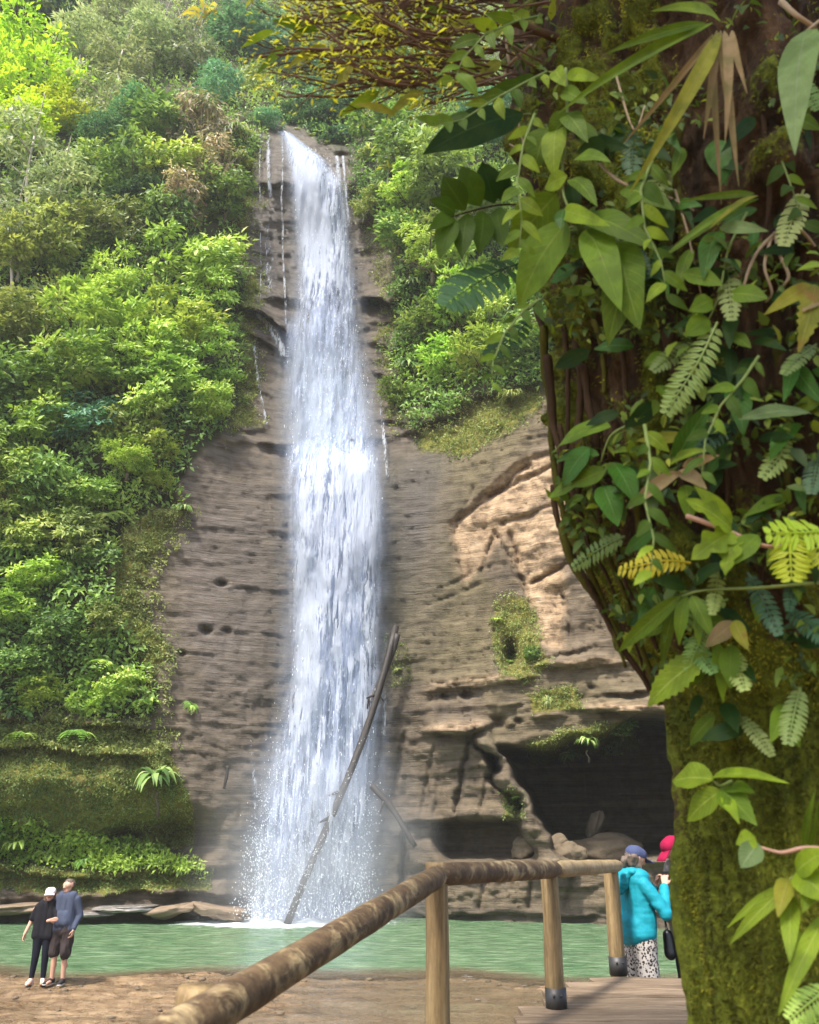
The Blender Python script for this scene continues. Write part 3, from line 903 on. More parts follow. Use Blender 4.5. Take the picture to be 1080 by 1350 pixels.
def trunk_mesh(name, mat, h, r0, r1, limbs, lean=0.1, spread=.85, reach=1.0):
    limbs = limbs + 3 if limbs else 0
    b = MB()
    pts = [Vector((lean * math.sin(k * .9) * k / 6, lean * math.cos(k * 1.3) * k / 8, -0.5 + (h + .5) * k / 7)) for k in range(8)]
    b.tube(pts, [r0 + (r1 - r0) * k / 7 for k in range(8)], 7)
    for i in range(limbs):
        k = random.randint(3, 7)
        p = pts[k]
        a = random.uniform(0, 6.28)
        e = p + Vector((math.cos(a) * spread, math.sin(a) * spread, random.uniform(.2, .7) * reach))
        m = (p + e) / 2 + Vector((0, 0, .1 * reach))
        b.tube([p, m, e], [r1 * .8, r1 * .55, r1 * .2], 5)
    return b.mesh(name, mat)

BARK_PALE = mat_simple('pale_bark', (0.42, 0.38, 0.32), 0.85, 0.2, 0.35, 4, 0.4, 20, 0.02, (1, 1, .4))
BARK_DARK = mat_simple('dark_bark', (0.11, 0.085, 0.06), 0.9, 0.2, 0.35, 4, 0.5, 20, 0.02, (1, 1, .4))
L_MID = mat_leaf('leaf_mid_green', [(0, (.030, .066, .012)), (.45, (.085, .160, .026)), (.8, (.17, .27, .05)), (1, (.30, .38, .12))])
L_BRIGHT = mat_leaf('leaf_bright_green', [(0, (.050, .105, .014)), (.4, (.135, .245, .030)), (.8, (.25, .38, .06)), (1, (.40, .48, .13))])
L_LIME = mat_leaf('leaf_lime', [(0, (.10, .19, .008)), (.5, (.21, .36, .012)), (1, (.34, .48, .03))], .45)
L_GREY = mat_leaf('leaf_grey_green', [(0, (.06, .10, .035)), (.5, (.13, .19, .07)), (1, (.26, .32, .16))])
L_BLUE = mat_leaf('leaf_blue_green', [(0, (.025, .075, .032)), (.5, (.055, .15, .062)), (1, (.12, .24, .11))])
L_OLIVE = mat_leaf('leaf_olive', [(0, (.045, .082, .014)), (.5, (.11, .165, .03)), (1, (.23, .29, .07))], hue=.01)
L_DRY = mat_leaf('leaf_dry_mixed', [(0, (.055, .075, .022)), (.35, (.12, .15, .05)), (.6, (.22, .21, .11)), (.8, (.30, .28, .17)), (1, (.16, .26, .06))], hue=.01)
L_DARK = mat_leaf('leaf_dark_green', [(0, (.012, .035, .012)), (.5, (.026, .07, .02)), (1, (.06, .13, .04))])
L_YELL = mat_leaf('leaf_yellow_green', [(0, (.20, .22, .01)), (.5, (.38, .38, .02)), (1, (.55, .50, .05))], .45)

PROTO = {
    'shrub':   (crown_mesh('foliage', L_MID, 1700, 15), trunk_mesh('stem', BARK_DARK, .3, .06, .03, 4), 'shrub', 'shrub', 'mid green leafy shrub'),
    'bright':  (crown_mesh('foliage', L_BRIGHT, 2300, 20, (.8, .8, .75), .34, .8, (.09, .17), .42), trunk_mesh('stem', BARK_DARK, .3, .06, .03, 4), 'shrub', 'shrub', 'bright green bushy shrub'),
    'fine':    (crown_mesh('foliage', L_BRIGHT, 3000, 26, (.8, .8, .8), .28, .7, (.06, .12), .4), trunk_mesh('stem', BARK_DARK, .3, .06, .03, 4), 'shrub', 'shrub', 'fine leaved bright green shrub'),
    'lime':    (crown_mesh('crown', L_LIME, 5200, 34, (.85, .85, .95), .30, .42, (.05, .11), .5, .1, .8), trunk_mesh('trunk', BARK_DARK, .6, .06, .03, 7), 'tree', 'tree', 'lime green feathery layered tree'),
    'grey':    (crown_mesh('crown', L_GREY, 2300, 24, (.8, .8, .9), .30, .7, (.07, .14), .38), trunk_mesh('trunk', BARK_PALE, .5, .045, .025, 6), 'tree', 'tree', 'grey green tree with small pale leaves'),
    'blue':    (crown_mesh('crown', L_BLUE, 2600, 22, (.8, .8, .85), .32, .6, (.07, .15), .36), trunk_mesh('trunk', BARK_DARK, .5, .045, .025, 6), 'tree', 'tree', 'blue green tree with drooping leaves'),
    'olive':   (crown_mesh('foliage', L_OLIVE, 1900, 20, (.8, .8, .75), .32, .7, (.09, .17), .40), trunk_mesh('stem', BARK_PALE, .3, .05, .025, 5), 'shrub', 'shrub', 'olive green scrubby shrub'),
    'dry':     (crown_mesh('foliage', L_DRY, 2600, 24, (.75, .75, 1.0), .30, .9, (.10, .22), .28, 1.1, .2), trunk_mesh('stem', BARK_PALE, .3, .04, .02, 5), 'shrub', 'shrub', 'dry brownish shrub draped with creepers'),
    'dark':    (crown_mesh('crown', L_DARK, 1800, 16, (.8, .8, .8), .36, .8, (.10, .2), .42), trunk_mesh('trunk', BARK_DARK, .5, .06, .03, 5), 'tree', 'tree', 'dark shaded evergreen tree'),
}
def slender():
    b = MB()
    pts = [Vector((.10 * math.sin(k * .8), .05 * math.cos(k), -2.6 + 3.2 * k / 8)) for k in range(9)]
    b.tube(pts, [.055 - .004 * k for k in range(9)], 7)
    for k, a, e in ((5, .4, .5), (6, 2.6, .55), (7, 4.2, .5), (8, 1.5, .5), (8, 5.4, .5)):
        p = pts[k]
        b.tube([p, p + Vector((math.cos(a) * .3, math.sin(a) * .3, .15)), p + Vector((math.cos(a) * .7, math.sin(a) * .7, e))], [.025, .018, .008], 5)
    return b.mesh('trunk', BARK_PALE)
PROTO['slender'] = (crown_mesh('crown', L_GREY, 1500, 20, (.9, .9, .8), .26, .55, (.08, .16), .40), slender(), 'tree', 'tree', 'slender pale trunked tree with open crown')
def straps(name, mat, n, ln, wd, rise, seed, seg=6):
    r = np.random.default_rng(seed)
    V, Fq, va = [], [], []
    for i in range(n):
        a = r.uniform(0, 2 * math.pi); l = ln * r.uniform(.7, 1.1); w = wd * r.uniform(.8, 1.1); up = rise * r.uniform(.5, 1.2)
        v0 = r.uniform()
        b = len(V)
        for k in range(seg + 1):
            s = k / seg
            x = l * s * (1 - .15 * s); z = up * l * s - 0.9 * up * l * s * s - .25 * l * s ** 3
            ww = w * math.sin(math.pi * min(1, .12 + .88 * s) ** .8) if s < 1 else 0
            for sd in (-1, 1):
                V.append((math.cos(a) * x - math.sin(a) * ww * sd, math.sin(a) * x + math.cos(a) * ww * sd, z)); va.append(v0)
        for k in range(seg):
            Fq.append((b + 2 * k, b + 2 * k + 1, b + 2 * k + 3, b + 2 * k + 2))
    return mesh_np(name, np.array(V), np.array(Fq), mat, True, {'var': np.array(va)})
PROTO['broad'] = (straps('foliage', L_BRIGHT, 26, 1.0, .17, .9, 5), trunk_mesh('stem', BARK_DARK, .1, .05, .03, 0), 'plant', 'plant', 'large leaved arching plant')
PROTO['deep'] = (straps('foliage', L_MID, 34, .9, .12, 1.0, 6), trunk_mesh('stem', BARK_DARK, .1, .05, .03, 0), 'plant', 'plant', 'dark green broad leaved clump')
def frond_rosette(name, mat, n, ln, wd, rise, seed, pairs=14):
    r = np.random.default_rng(seed)
    C, Dv, N, L_, va = [], [], [], [], []
    for i in range(n):
        a = 2 * math.pi * i / n + r.uniform(-.3, .3); l = ln * r.uniform(.75, 1.1); up = rise * r.uniform(.5, 1.2); v0 = r.uniform()
        rad = np.array([math.cos(a), math.sin(a), 0]); sd = np.array([-math.sin(a), math.cos(a), 0])
        for k in range(1, pairs + 1):
            s = k / pairs
            p = rad * l * s * (1 - .15 * s) + np.array([0, 0, up * l * s - up * l * s * s - .3 * l * s ** 3])
            for q_ in (-1, 1):
                C.append(p); Dv.append(sd * q_ + rad * .5 + np.array([0, 0, -.25])); N.append(np.array([0, 0, 1.0]) + rad * .3)
                L_.append(wd * math.sin(math.pi * (.1 + .86 * s)) + .02); va.append(v0)
    L_ = np.array(L_)
    V, Fq, v2 = leaf_cloud(np.array(C), np.array(Dv), np.array(N), L_, np.full(len(L_), ln / pairs * .95), .1, .1, np.array(va))
    return mesh_np(name, V, Fq, mat, False, {'var': v2})
PROTO['fern'] = (frond_rosette('foliage', L_BRIGHT, 13, 1.0, .30, .9, 8), trunk_mesh('stem', BARK_DARK, .05, .05, .03, 0), 'fern', 'fern', 'bright green fern with arching fronds')
PROTO['palm'] = (straps('crown', L_YELL, 16, 1.0, .075, 1.3, 9), trunk_mesh('trunk', BARK_PALE, .02, .05, .04, 0), 'palm', 'palm', 'yellow green spiky palm on thin pale trunk')
def palm_trunk():
    b = MB(); b.tube([(0, 0, -2.6), (.08, 0, -1.4), (.02, .03, -.6), (0, 0, .05)], [.075, .065, .055, .05], 7)
    return b.mesh('trunk', BARK_PALE)
PROTO['palm'] = (PROTO['palm'][0], palm_trunk()) + PROTO['palm'][2:]
PROTO['grassy'] = (straps('foliage', L_OLIVE, 90, .9, .035, 1.4, 10), trunk_mesh('stem', BARK_DARK, .05, .04, .03, 0), 'plant', 'plant', 'tuft of long grassy leaves')

# (kind, px, py, radius in photo pixels, forward offset factor)
PLANTS = [
 ('lime',40,100,74),('lime',88,150,40),('lime',20,165,52),('grey',108,60,46),('grey',165,25,50),('grey',140,135,46),('grey',205,70,48),('slender',250,62,40),('slender',208,52,38),('slender',160,80,36),('blue',315,50,54),('shrub',20,22,42),('dark',75,28,36),
 ('blue',292,118,36),('blue',362,70,50),('grey',405,40,48),('blue',402,105,36),('blue',442,105,34),('grey',470,60,44),('grassy',392,170,10),('grassy',412,178,10),('grassy',432,187,9),('dark',384,156,18),('dark',402,164,18),('dark',418,175,14),('dark',436,184,13),('dark',395,150,26),('dark',425,160,24),('dark',450,182,18),('blue',352,160,20),('blue',408,140,30),('dark',425,158,30),('dark',450,150,30),('blue',505,80,50),('olive',335,110,30),
 ('palm',268,26,34),('palm',228,62,24),('palm',320,58,22),('slender',42,212,58),('slender',82,250,50),('blue',142,182,40),('blue',185,150,40),('shrub',205,165,46),('dry',262,170,46),('dry',285,215,38),('grassy',308,165,40),('grassy',318,205,30),('bright',218,215,42),('shrub',172,228,42),('dry',240,262,40),('shrub',296,258,36),('shrub',118,222,34),('olive',110,292,42),('olive',62,318,48),('olive',165,292,36),('fern',292,232,20),('shrub',215,285,36),('dark',190,262,30),('olive',20,330,42),('slender',20,300,46),
 ('bright',252,345,58),('fine',278,405,52),('bright',232,425,50),('fine',268,475,52),('bright',230,505,46),('bright',278,535,36),('fine',152,372,50),('bright',112,412,52),('bright',192,440,44),('olive',72,390,40),('olive',30,425,46),('fine',152,478,50),('bright',92,492,52),('shrub',35,505,48),('bright',200,530,40),('olive',178,560,42),('bright',60,556,50),('blue',112,560,48),('bright',18,596,48),('fine',165,602,38),('bright',206,586,34),
 ('shrub',62,640,42),('bright',118,652,38),('bright',30,695,40),('olive',92,710,38),('fern',142,668,28),('bright',50,762,38),('broad',92,772,30),('shrub',128,745,28),('bright',18,812,42),('shrub',78,838,42),('olive',132,822,32),('shrub',36,880,40),('fern',142,868,32),('bright',152,905,36),('fern',188,918,30),('bright',112,925,26),('deep',243,664,20),('bright',212,636,22),('deep',205,1012,44),('fern',252,925,15),('bright',60,915,30),('fern',100,960,26),('fern',30,962,28),('bright',15,640,36),('broad',20,720,26),
 ('broad',22,1108,24),('deep',62,1122,20),('fern',110,1128,18),('deep',160,1140,13),('deep',240,1143,13),('broad',196,1140,10),('bright',-30,1100,36),
 ('grassy',486,200,34),('shrub',505,165,38),('shrub',540,200,38),('grassy',502,245,30),('bright',535,250,36),('shrub',575,225,42),('shrub',528,305,32),('fine',566,330,40),('bright',612,350,46),('deep',545,365,28),('bright',600,402,42),('fine',650,420,44),('shrub',562,430,36),('deep',538,472,32),('shrub',522,520,24),('bright',592,480,40),('bright',640,472,42),('shrub',690,462,40),('deep',572,520,24),('grassy',676,516,28),('shrub',640,265,48),('blue',650,160,56),('blue',590,110,48),('shrub',545,110,42),('bright',702,370,46),('olive',610,290,40),('palm',512,225,20),('palm',540,285,16),('olive',480,268,22),('grassy',610,525,24),('shrub',496,402,12),
 ('fern',672,868,16),('shrub',702,862,14),('fern',655,812,13),('deep',775,972,22),('shrub',808,982,18),('fern',750,990,16),('grassy',722,920,16),('fern',680,1048,9),('grassy',524,880,10),('shrub',820,958,18),
 ('bright',-90,420,80),('shrub',-80,600,80),('olive',-80,250,80),('bright',-80,770,70),('shrub',-80,900,60),('bright',760,300,60),('shrub',780,440,60),('shrub',820,380,70),
]
REG = [
 (lambda x, y: y > 1080 and x < 300, 'on the grassy shelf above the pool'),
 (lambda x, y: y > 985 and x < 300, 'on the left mossy bulge'),
 (lambda x, y: y > 900 and x < 300, 'at the foot of left slope'),
 (lambda x, y: y > 700 and x < 300, 'beside the layered left rock'),
 (lambda x, y: y > 590 and x < 300, 'below the left ledge'),
 (lambda x, y: y > 460 and x < 165, 'on the far left slope'),
 (lambda x, y: y > 460 and x < 330, 'on the ledge left of the fall'),
 (lambda x, y: y > 330 and x < 165, 'halfway up far left'),
 (lambda x, y: y > 330 and x < 330, 'halfway up left of fall'),
 (lambda x, y: y > 125 and x < 165, 'under the lime tree'),
 (lambda x, y: y > 125 and x < 345, 'on the left shoulder'),
 (lambda x, y: x < 200, 'in the top left forest'),
 (lambda x, y: x < 345, 'in forest above left shoulder'),
 (lambda x, y: y < 165 and x < 478, 'in the gorge behind the lip'),
 (lambda x, y: y < 180, 'in forest right of lip'),
 (lambda x, y: y < 320, 'right of fall below lip'),
 (lambda x, y: y < 450, 'on the slope right of fall'),
 (lambda x, y: y < 600, 'above the bare right rock face'),
 (lambda x, y: y < 900 and x < 740, 'in moss on right rock face'),
 (lambda x, y: True, 'on the ledges over the cave'),
]
bins = {}
for p in PLANTS:
    reg = next(s for fn, s in REG if fn(p[1], p[2]))
    bins.setdefault((p[0], reg), []).append(p)
ORD = ['first', 'second', 'third', 'fourth', 'fifth', 'sixth', 'seventh', 'eighth', 'ninth', 'tenth', 'eleventh']
GROUPS = {'tree': 'trees of the gorge forest', 'shrub': 'shrubs on the cliff sides', 'plant': 'leafy plants on the rock', 'fern': 'ferns on the rock', 'palm': 'small palms in the forest'}
for (kind, reg), ps in bins.items():
    crown_me, stem_me, nm, cat, desc = PROTO[kind]
    ps = sorted(ps, key=lambda p: p[2])
    for i, p in enumerate(ps):
        _, px, py, rp = p
        Yc = float(grid_at(DEPTH, px, py))
        Rw = rp * depth_of(py, Yc) / FPX
        small = kind in ('broad', 'deep', 'fern', 'grassy')
        fw = (0.25 if small else (0.42 if py > 330 else 1.4 if kind == 'slender' else 0.75)) * Rw + (0.1 if small else 0)
        c = at(px, py + (0.35 * rp if small else 0), Yc - fw)
        if len(ps) == 1: pos_ = ''
        elif len(ps) == 2: pos_ = ', ' + ('higher' if i == 0 else 'lower') + ' of two'
        else: pos_ = ', %s from top' % ORD[i] if i < len(ps) - 1 else ', lowest there'
        lab = desc + ' ' + reg + pos_
        o = thing(nm, lab, cat, c, GROUPS[cat])
        o.scale = (Rw * random.uniform(.85, 1.2), Rw, Rw * random.uniform(.85, 1.3))
        o.rotation_euler = (random.uniform(-.15, .15) + (.25 if small else 0), random.uniform(-.15, .15), 0)
        a = link('crown' if cat in ('tree', 'palm') else 'foliage', crown_me, o)
        b = link('trunk' if cat in ('tree', 'palm') else 'stem', stem_me, o)
        a.rotation_euler = (random.uniform(-.3, .3), random.uniform(-.3, .3), random.uniform(0, 6.28))
        if kind not in ('slender', 'palm'):
            b.location = (0, .25, -.45)

# ------------------------------------------------------------------ undergrowth: nobody could count it
def undergrowth(name, weight, n_clump, leaves, leaf, spread, mats, seed, wid=.42, lift=.15, down=.3):
    r = np.random.default_rng(seed)
    w = weight.ravel().copy()
    zc = depth_of(PY, DEPTH).ravel()
    cell = np.outer(np.gradient(GY), np.gradient(GX)).ravel()
    w = w * cell * (zc / 40) ** 1.0
    w /= w.sum()
    idx = r.choice(len(w), n_clump, p=w)
    sp = spread * r.uniform(.5, 1.4, n_clump)
    nrm = np.array([0, -.75, .66])
    cc = CP[idx] + nrm * (lift + 0.3 * sp[:, None])
    k = np.repeat(np.arange(n_clump), leaves)
    n = len(k)
    d = r.normal(0, 1, (n, 3)); d /= np.linalg.norm(d, axis=1, keepdims=True)
    d = d * .8 + nrm * .5
    C = cc[k] + d * (sp[k] * r.uniform(.3, 1, n))[:, None]
    Dv = d + .7 * r.normal(0, 1, (n, 3)); Dv[:, 2] -= down
    N = nrm + .6 * r.normal(0, 1, (n, 3))
    ln = r.uniform(leaf[0], leaf[1], n)
    tone = np.clip(0.5 + 0.5 * fbm(cc * 0.35, 3, seed), 0, 1)
    var = np.clip(.45 * tone[k] + .25 * r.uniform(0, 1, n_clump)[k] + .3 * r.uniform(0, 1, n), 0, 1)
    V, Fq, va = leaf_cloud(C, Dv, N, ln, ln * wid * r.uniform(.8, 1.3, n), .12, .15, var)
    o = link(name, mesh_np(name, V, Fq, mats, False, {'var': va}))
    return tag(o, kind='stuff')
L_UNDER = mat_leaf('leaf_undergrowth', [(0, (.028, .06, .012)), (.35, (.07, .135, .024)), (.65, (.14, .235, .035)), (1, (.27, .34, .075))], .35)
L_GRASS = mat_leaf('leaf_ground', [(0, (.06, .12, .012)), (.5, (.14, .25, .022)), (1, (.26, .38, .05))], .35)
vl = np.clip(mask(VEG_LEFT, 4), 0, 1) * (PY > -100)
vr = np.clip(mask(VEG_RIGHT, 4) + mask(VEG_GORGE, 3), 0, 1) * (PY > -100)
undergrowth('undergrowth', vl, 9000, 13, (.12, .32), .42, L_UNDER, 201)
undergrowth('undergrowth', vr, 13000, 13, (.12, .30), .42, L_UNDER, 202)
undergrowth('ground_cover', mask(VEG_SHELF, 2) * (PX < 330), 1300, 9, (.08, .22), .20, L_GRASS, 203)
undergrowth('moss_tufts', moss * (moss > .3) * (1 - veg) * (PX < 900), 12000, 6, (.04, .12), .10, L_OLIVE, 204, .35, .02, .6)
fringe = np.zeros(SH)
for _p in ([(306,150),(350,165),(346,400),(345,560),(290,600),(300,400)], [(455,230),(520,270),(560,420),(570,570),(500,565),(500,420),(470,300)], [(150,680),(245,640),(265,690),(215,760),(235,870),(215,960),(150,960)], [(540,560),(715,500),(715,550),(600,615)], [(-260,935),(220,940),(230,1000),(-260,985)]):
    fringe = np.maximum(fringe, mask(_p, 4))
undergrowth('fringe_leaves', fringe, 2300, 9, (.06, .17), .16, L_OLIVE, 205, .4, .04, .5)

# ------------------------------------------------------------------ boulders, slabs and fallen logs
ROCK_M = mat_simple('boulder_rock', (0.135, 0.105, 0.068), 0.85, 0.3, 0.4, 2.5, 0.6, 9, 0.05)
SLAB_M = mat_simple('river_slab', (0.20, 0.145, 0.095), 0.7, 0.4, 0.4, 1.6, 0.6, 7, 0.05, (1, 1, 3))
WETSLAB_M = mat_simple('wet_slab', (0.22, 0.20, 0.18), 0.25, 0.6, 0.3, 2.0, 0.5, 8, 0.04)
def rock(name, c, r, seed, mat, label, cat, group, rot=0.0, rough=.28, flat_top=False):
    bm = bmesh.new()
    bmesh.ops.create_icosphere(bm, subdivisions=4, radius=1)
    V = np.array([v.co[:] for v in bm.verts])
    nz = fbm(V * 1.3 + seed * 5.1, 4, seed)
    V = V * (1 + rough * nz)[:, None]
    if flat_top: V[:, 2] = np.minimum(V[:, 2], .55 + .08 * nz)
    V = V * np.array(r)
    cs, sn = math.cos(rot), math.sin(rot)
    V = np.stack([V[:, 0] * cs - V[:, 2] * sn, V[:, 1], V[:, 0] * sn + V[:, 2] * cs], -1)
    for v, p in zip(bm.verts, V): v.co = p
    me = bpy.data.meshes.new(name); bm.to_mesh(me); bm.free()
    me.polygons.foreach_set('use_smooth', [True] * len(me.polygons)); me.materials.append(mat)
    o = link(name, me); o.location = c
    return tag(o, label, cat, group, 'thing')
BG = 'boulders in and around the cave'
rock('boulder', at(690, 1119, 30.6), (.45, .4, .36), 1, ROCK_M, 'pale rounded boulder in the small hollow left of the slanting rock rib', 'boulder', BG)
rock('boulder', at(783, 1090, 32.6), (.26, .3, .55), 2, ROCK_M, 'narrow upright pale boulder standing at the back of the dark cave', 'boulder', BG, -.35)
rock('boulder', at(800, 1122, 31.6), (1.25, .8, .5), 3, ROCK_M, 'wide low boulder on the cave floor behind the railing end', 'boulder', BG)
rock('boulder', at(752, 1124, 30.0), (.5, .5, .35), 4, ROCK_M, 'small boulder between the rock rib and the wide cave boulder', 'boulder', BG)
rock('boulder', at(736, 1118, 30.6), (.4, .4, .42), 5, ROCK_M, 'knobbly boulder against the foot of the slanting rock rib', 'boulder', BG)
SG = 'flat slabs along the far edge of the pool'
for k, (px, py, Y, r, rot, m, lab) in enumerate((
    (168, 1197, 29.7, (1.0, .7, .11), .03, WETSLAB_M, 'shiny wet pale slab at the pool edge right of the couple'),
    (118, 1204, 29.6, (.8, .6, .10), -.02, WETSLAB_M, 'thin wet slab at the pool edge close to the man'),
    (20, 1197, 29.5, (1.5, .8, .18), .10, SLAB_M, 'broad tan slab on the far bank, left of the couple'),
    (228, 1198, 29.8, (.9, .6, .22), .2, SLAB_M, 'dark tilted slab midway between the couple and the fall'),
    (285, 1200, 29.9, (1.0, .7, .26), -.3, SLAB_M, 'sloping slab nearest the foot of the fall'))):
    rock('river_slab', at(px, py, Y), r, 20 + k, m, lab, 'rock slab', SG, rot * .5, .3, True)

peb = np.random.default_rng(77)
_ico = bmesh.new(); bmesh.ops.create_icosphere(_ico, subdivisions=1, radius=1)
_iv = np.array([v.co[:] for v in _ico.verts]); _if = np.array([[v.index for v in f.verts] for f in _ico.faces]); _ico.free()
n = 420
pc = np.stack([peb.uniform(-9, 6, n), 19.3 - np.abs(peb.normal(0, 2.6, n)), np.zeros(n)], -1)
jj = np.clip(np.searchsorted(gx, pc[:, 0]) - 1, 0, len(gx) - 2); ii = np.clip(np.searchsorted(gy, pc[:, 1]) - 1, 0, len(gy) - 2)
sz = .015 + .05 * peb.uniform(0, 1, n) ** 3
pc[:, 2] = BED[ii, jj] + sz * .15
Vp = (_iv[None] * (1 + .25 * peb.normal(0, 1, (n, len(_iv), 1)) * .6) * sz[:, None, None] * np.array([1.3, 1.0, .55]) + pc[:, None]).reshape(-1, 3)
Fp = (_if[None] + len(_iv) * np.arange(n)[:, None, None]).reshape(-1, 3)
tag(link('pebbles', mesh_np('pebbles', Vp, Fp, ROCK_M)), kind='stuff')
LOG_M = mat_simple('wet_log', (0.030, 0.024, 0.020), 0.55, 0.4, 0.45, 5, 0.7, 24, 0.03, (1, 1, .3))
def log(name, p0, p1, r0, r1, label, stubs=2, bend=.15):
    b = MB()
    d = p1 - p0
    side = d.cross(Vector((0, 1, 0))).normalized()
    pts = [p0 + d * (k / 12) + side * (bend * math.sin(k / 12 * math.pi * 1.4)) for k in range(13)]
    b.tube(pts, [(r0 + (r1 - r0) * k / 12) * random.uniform(.9, 1.1) for k in range(13)], 10, jit=.1)
    o = b.build(name, LOG_M)
    for i in range(stubs):
        q = pts[random.randint(2, 10)]
        s = MB(); e = q + side * random.choice((-1, 1)) * random.uniform(.3, .6) + d.normalized() * .3
        s.tube([q, (q + e) / 2 + Vector((0, -.1, 0)), e], [r1 * .6, r1 * .45, r1 * .2], 6)
        s.build('branch_stub', LOG_M, o)
    return tag(o, label, 'log', 'logs fallen at the waterfall')
log('fallen_log', at(522, 826, 30.9), at(384, 1226, 29.25), .13, .12, 'long thin tree trunk leaning diagonally through the falling water', 3, .2)
log('fallen_log', at(524, 836, 30.8), at(486, 935, 30.9), .11, .08, 'short dark broken log crossing the top of the long leaning one', 1, .1)
log('fallen_log', at(490, 1036, 30.7), at(550, 1114, 30.4), .11, .09, 'dark log propped on the rock right of the foot of the fall', 1, .08)
log('fallen_log', at(300, 1010, 29.9), at(296, 1040, 29.9), .06, .05, 'short pale stick stuck on the rock wall left of the fall', 0, .02)

# ------------------------------------------------------------------ boardwalk, landing and log railing
def wood(name, c0, c1, c2, axis_stretch, rough=.75, mott=0.0, scale=3.0, bark=None):
    t = NT(name)
    v = t.mapping(t.coord(), axis_stretch)
    g = t.noise(v, scale, 6, .65, .3)
    c = t.ramp(g, [(.3, c0), (.5, c1), (.7, c2)])
    g2 = t.noise(t.mapping(t.coord(), tuple(x * .5 + .4 for x in axis_stretch)), scale * 5, 4, .7)
    c = t.mix(1.0, c, t.ramp(g2, [(.3, .72), (.6, 1.1)]), 'MULTIPLY')
    hh = t.math('ADD', g, t.math('MULTIPLY', g2, .5))
    if bark:
        pm = t.ramp(t.noise(t.coord(), mott, 5, .7, .6), [(.53, 0.0), (.66, 1.0)])
        c = t.mix(pm, c, bark)
        hh = t.math('ADD', hh, t.math('MULTIPLY', pm, .4))
    return t.done(t.bsdf(c, rough, .3, t.bump(hh, .6, .012)))
PLANK_M = wood('weathered_plank', (.085, .058, .036), (.185, .132, .085), (.30, .225, .15), (.5, 5, 5), .8)
BARKRAIL_M = wood('barky_log', (.045, .028, .016), (.105, .066, .036), (.17, .115, .06), (3, 3, 3), .7, 5.5, 4.0, (.36, .27, .145))
PALERAIL_M = wood('peeled_log', (.16, .11, .055), (.27, .20, .105), (.37, .285, .17), (4, 4, 4), .6, 7.0, 2.0, (.30, .22, .12))
POST_M = wood('peeled_post', (.13, .085, .038), (.235, .162, .075), (.34, .25, .125), (9, 9, .5), .65)
METAL_M = mat_simple('dark_metal_shoe', (.03, .028, .026), .5, .5, .5, 12, .2, 30, .004)
DZ = CZ - 1.18
walk = thing('boardwalk', 'weathered wooden boardwalk of wide planks leading to the people', 'boardwalk', (0, 0, 0))
y = 8.58
k = 0
while y > 4.9:
    wdt = (.30, .36, .40, .33, .38, .35, .42, .34, .37, .4, .36)[k % 11]
    y0 = y - wdt
    xl = .82 + (y - .5 * wdt - 6.93) * .503 + random.uniform(-.07, .07)
    if k == 2: xl -= .12
    b = MB()
    nx = 14
    x1 = 4.4
    tilt = random.uniform(-.012, .012); th = .045
    vs = []
    for i in range(nx + 1):
        x = xl + (x1 - xl) * i / nx
        w0, w1 = random.uniform(-.012, .012), random.uniform(-.012, .012)
        zt = DZ + tilt * (x - 2) * .3 + random.uniform(-.004, .004) + (k % 3) * .004
        vs += [(x, y0 + .012 + w0, zt), (x, y - .012 + w1, zt + random.uniform(-.005, .005)), (x, y - .012 + w1, zt - th), (x, y0 + .012 + w0, zt - th)]
    fs = []
    for i in range(nx):
        for s in range(4):
            u = (s + 1) % 4
            fs.append((i * 4 + s, (i + 1) * 4 + s, (i + 1) * 4 + u, i * 4 + u))
    fs += [(0, 1, 2, 3), (nx * 4 + 3, nx * 4 + 2, nx * 4 + 1, nx * 4)]
    b.add(vs, fs)
    b.build('plank', PLANK_M, walk, smooth=False, bevel=.006)
    y = y0
    k += 1
for x in (1.75, 3.6):
    b = MB(); b.box((x, 6.9, DZ - .14), (.06, 1.6, .07)); b.build('beam', PLANK_M, walk, smooth=False, bevel=.008)
    for yy in (5.6, 8.1):
        b = MB(); b.tube([(x, yy, -.1), (x, yy, DZ - .215)], .07, 10); b.build('support_post', POST_M, walk)
LZ = .80
land = thing('landing', 'low wooden landing beyond the boardwalk where the photographers stand', 'landing', (0, 0, 0))
for i in range(5):
    b = MB(); b.box((3.15, 8.83 + i * .30, LZ - .025), (1.25, .142, .024)); b.build('plank', PLANK_M, land, smooth=False, bevel=.005)
for x in (2.2, 4.1):
    b = MB(); b.box((x, 9.45, LZ - .12), (.05, .75, .068)); b.build('beam', PLANK_M, land, smooth=False, bevel=.006)
    for yy in (8.9, 10.0):
        b = MB(); b.tube([(x, yy, -.1), (x, yy, LZ - .19)], .06, 10); b.build('support_post', POST_M, land)

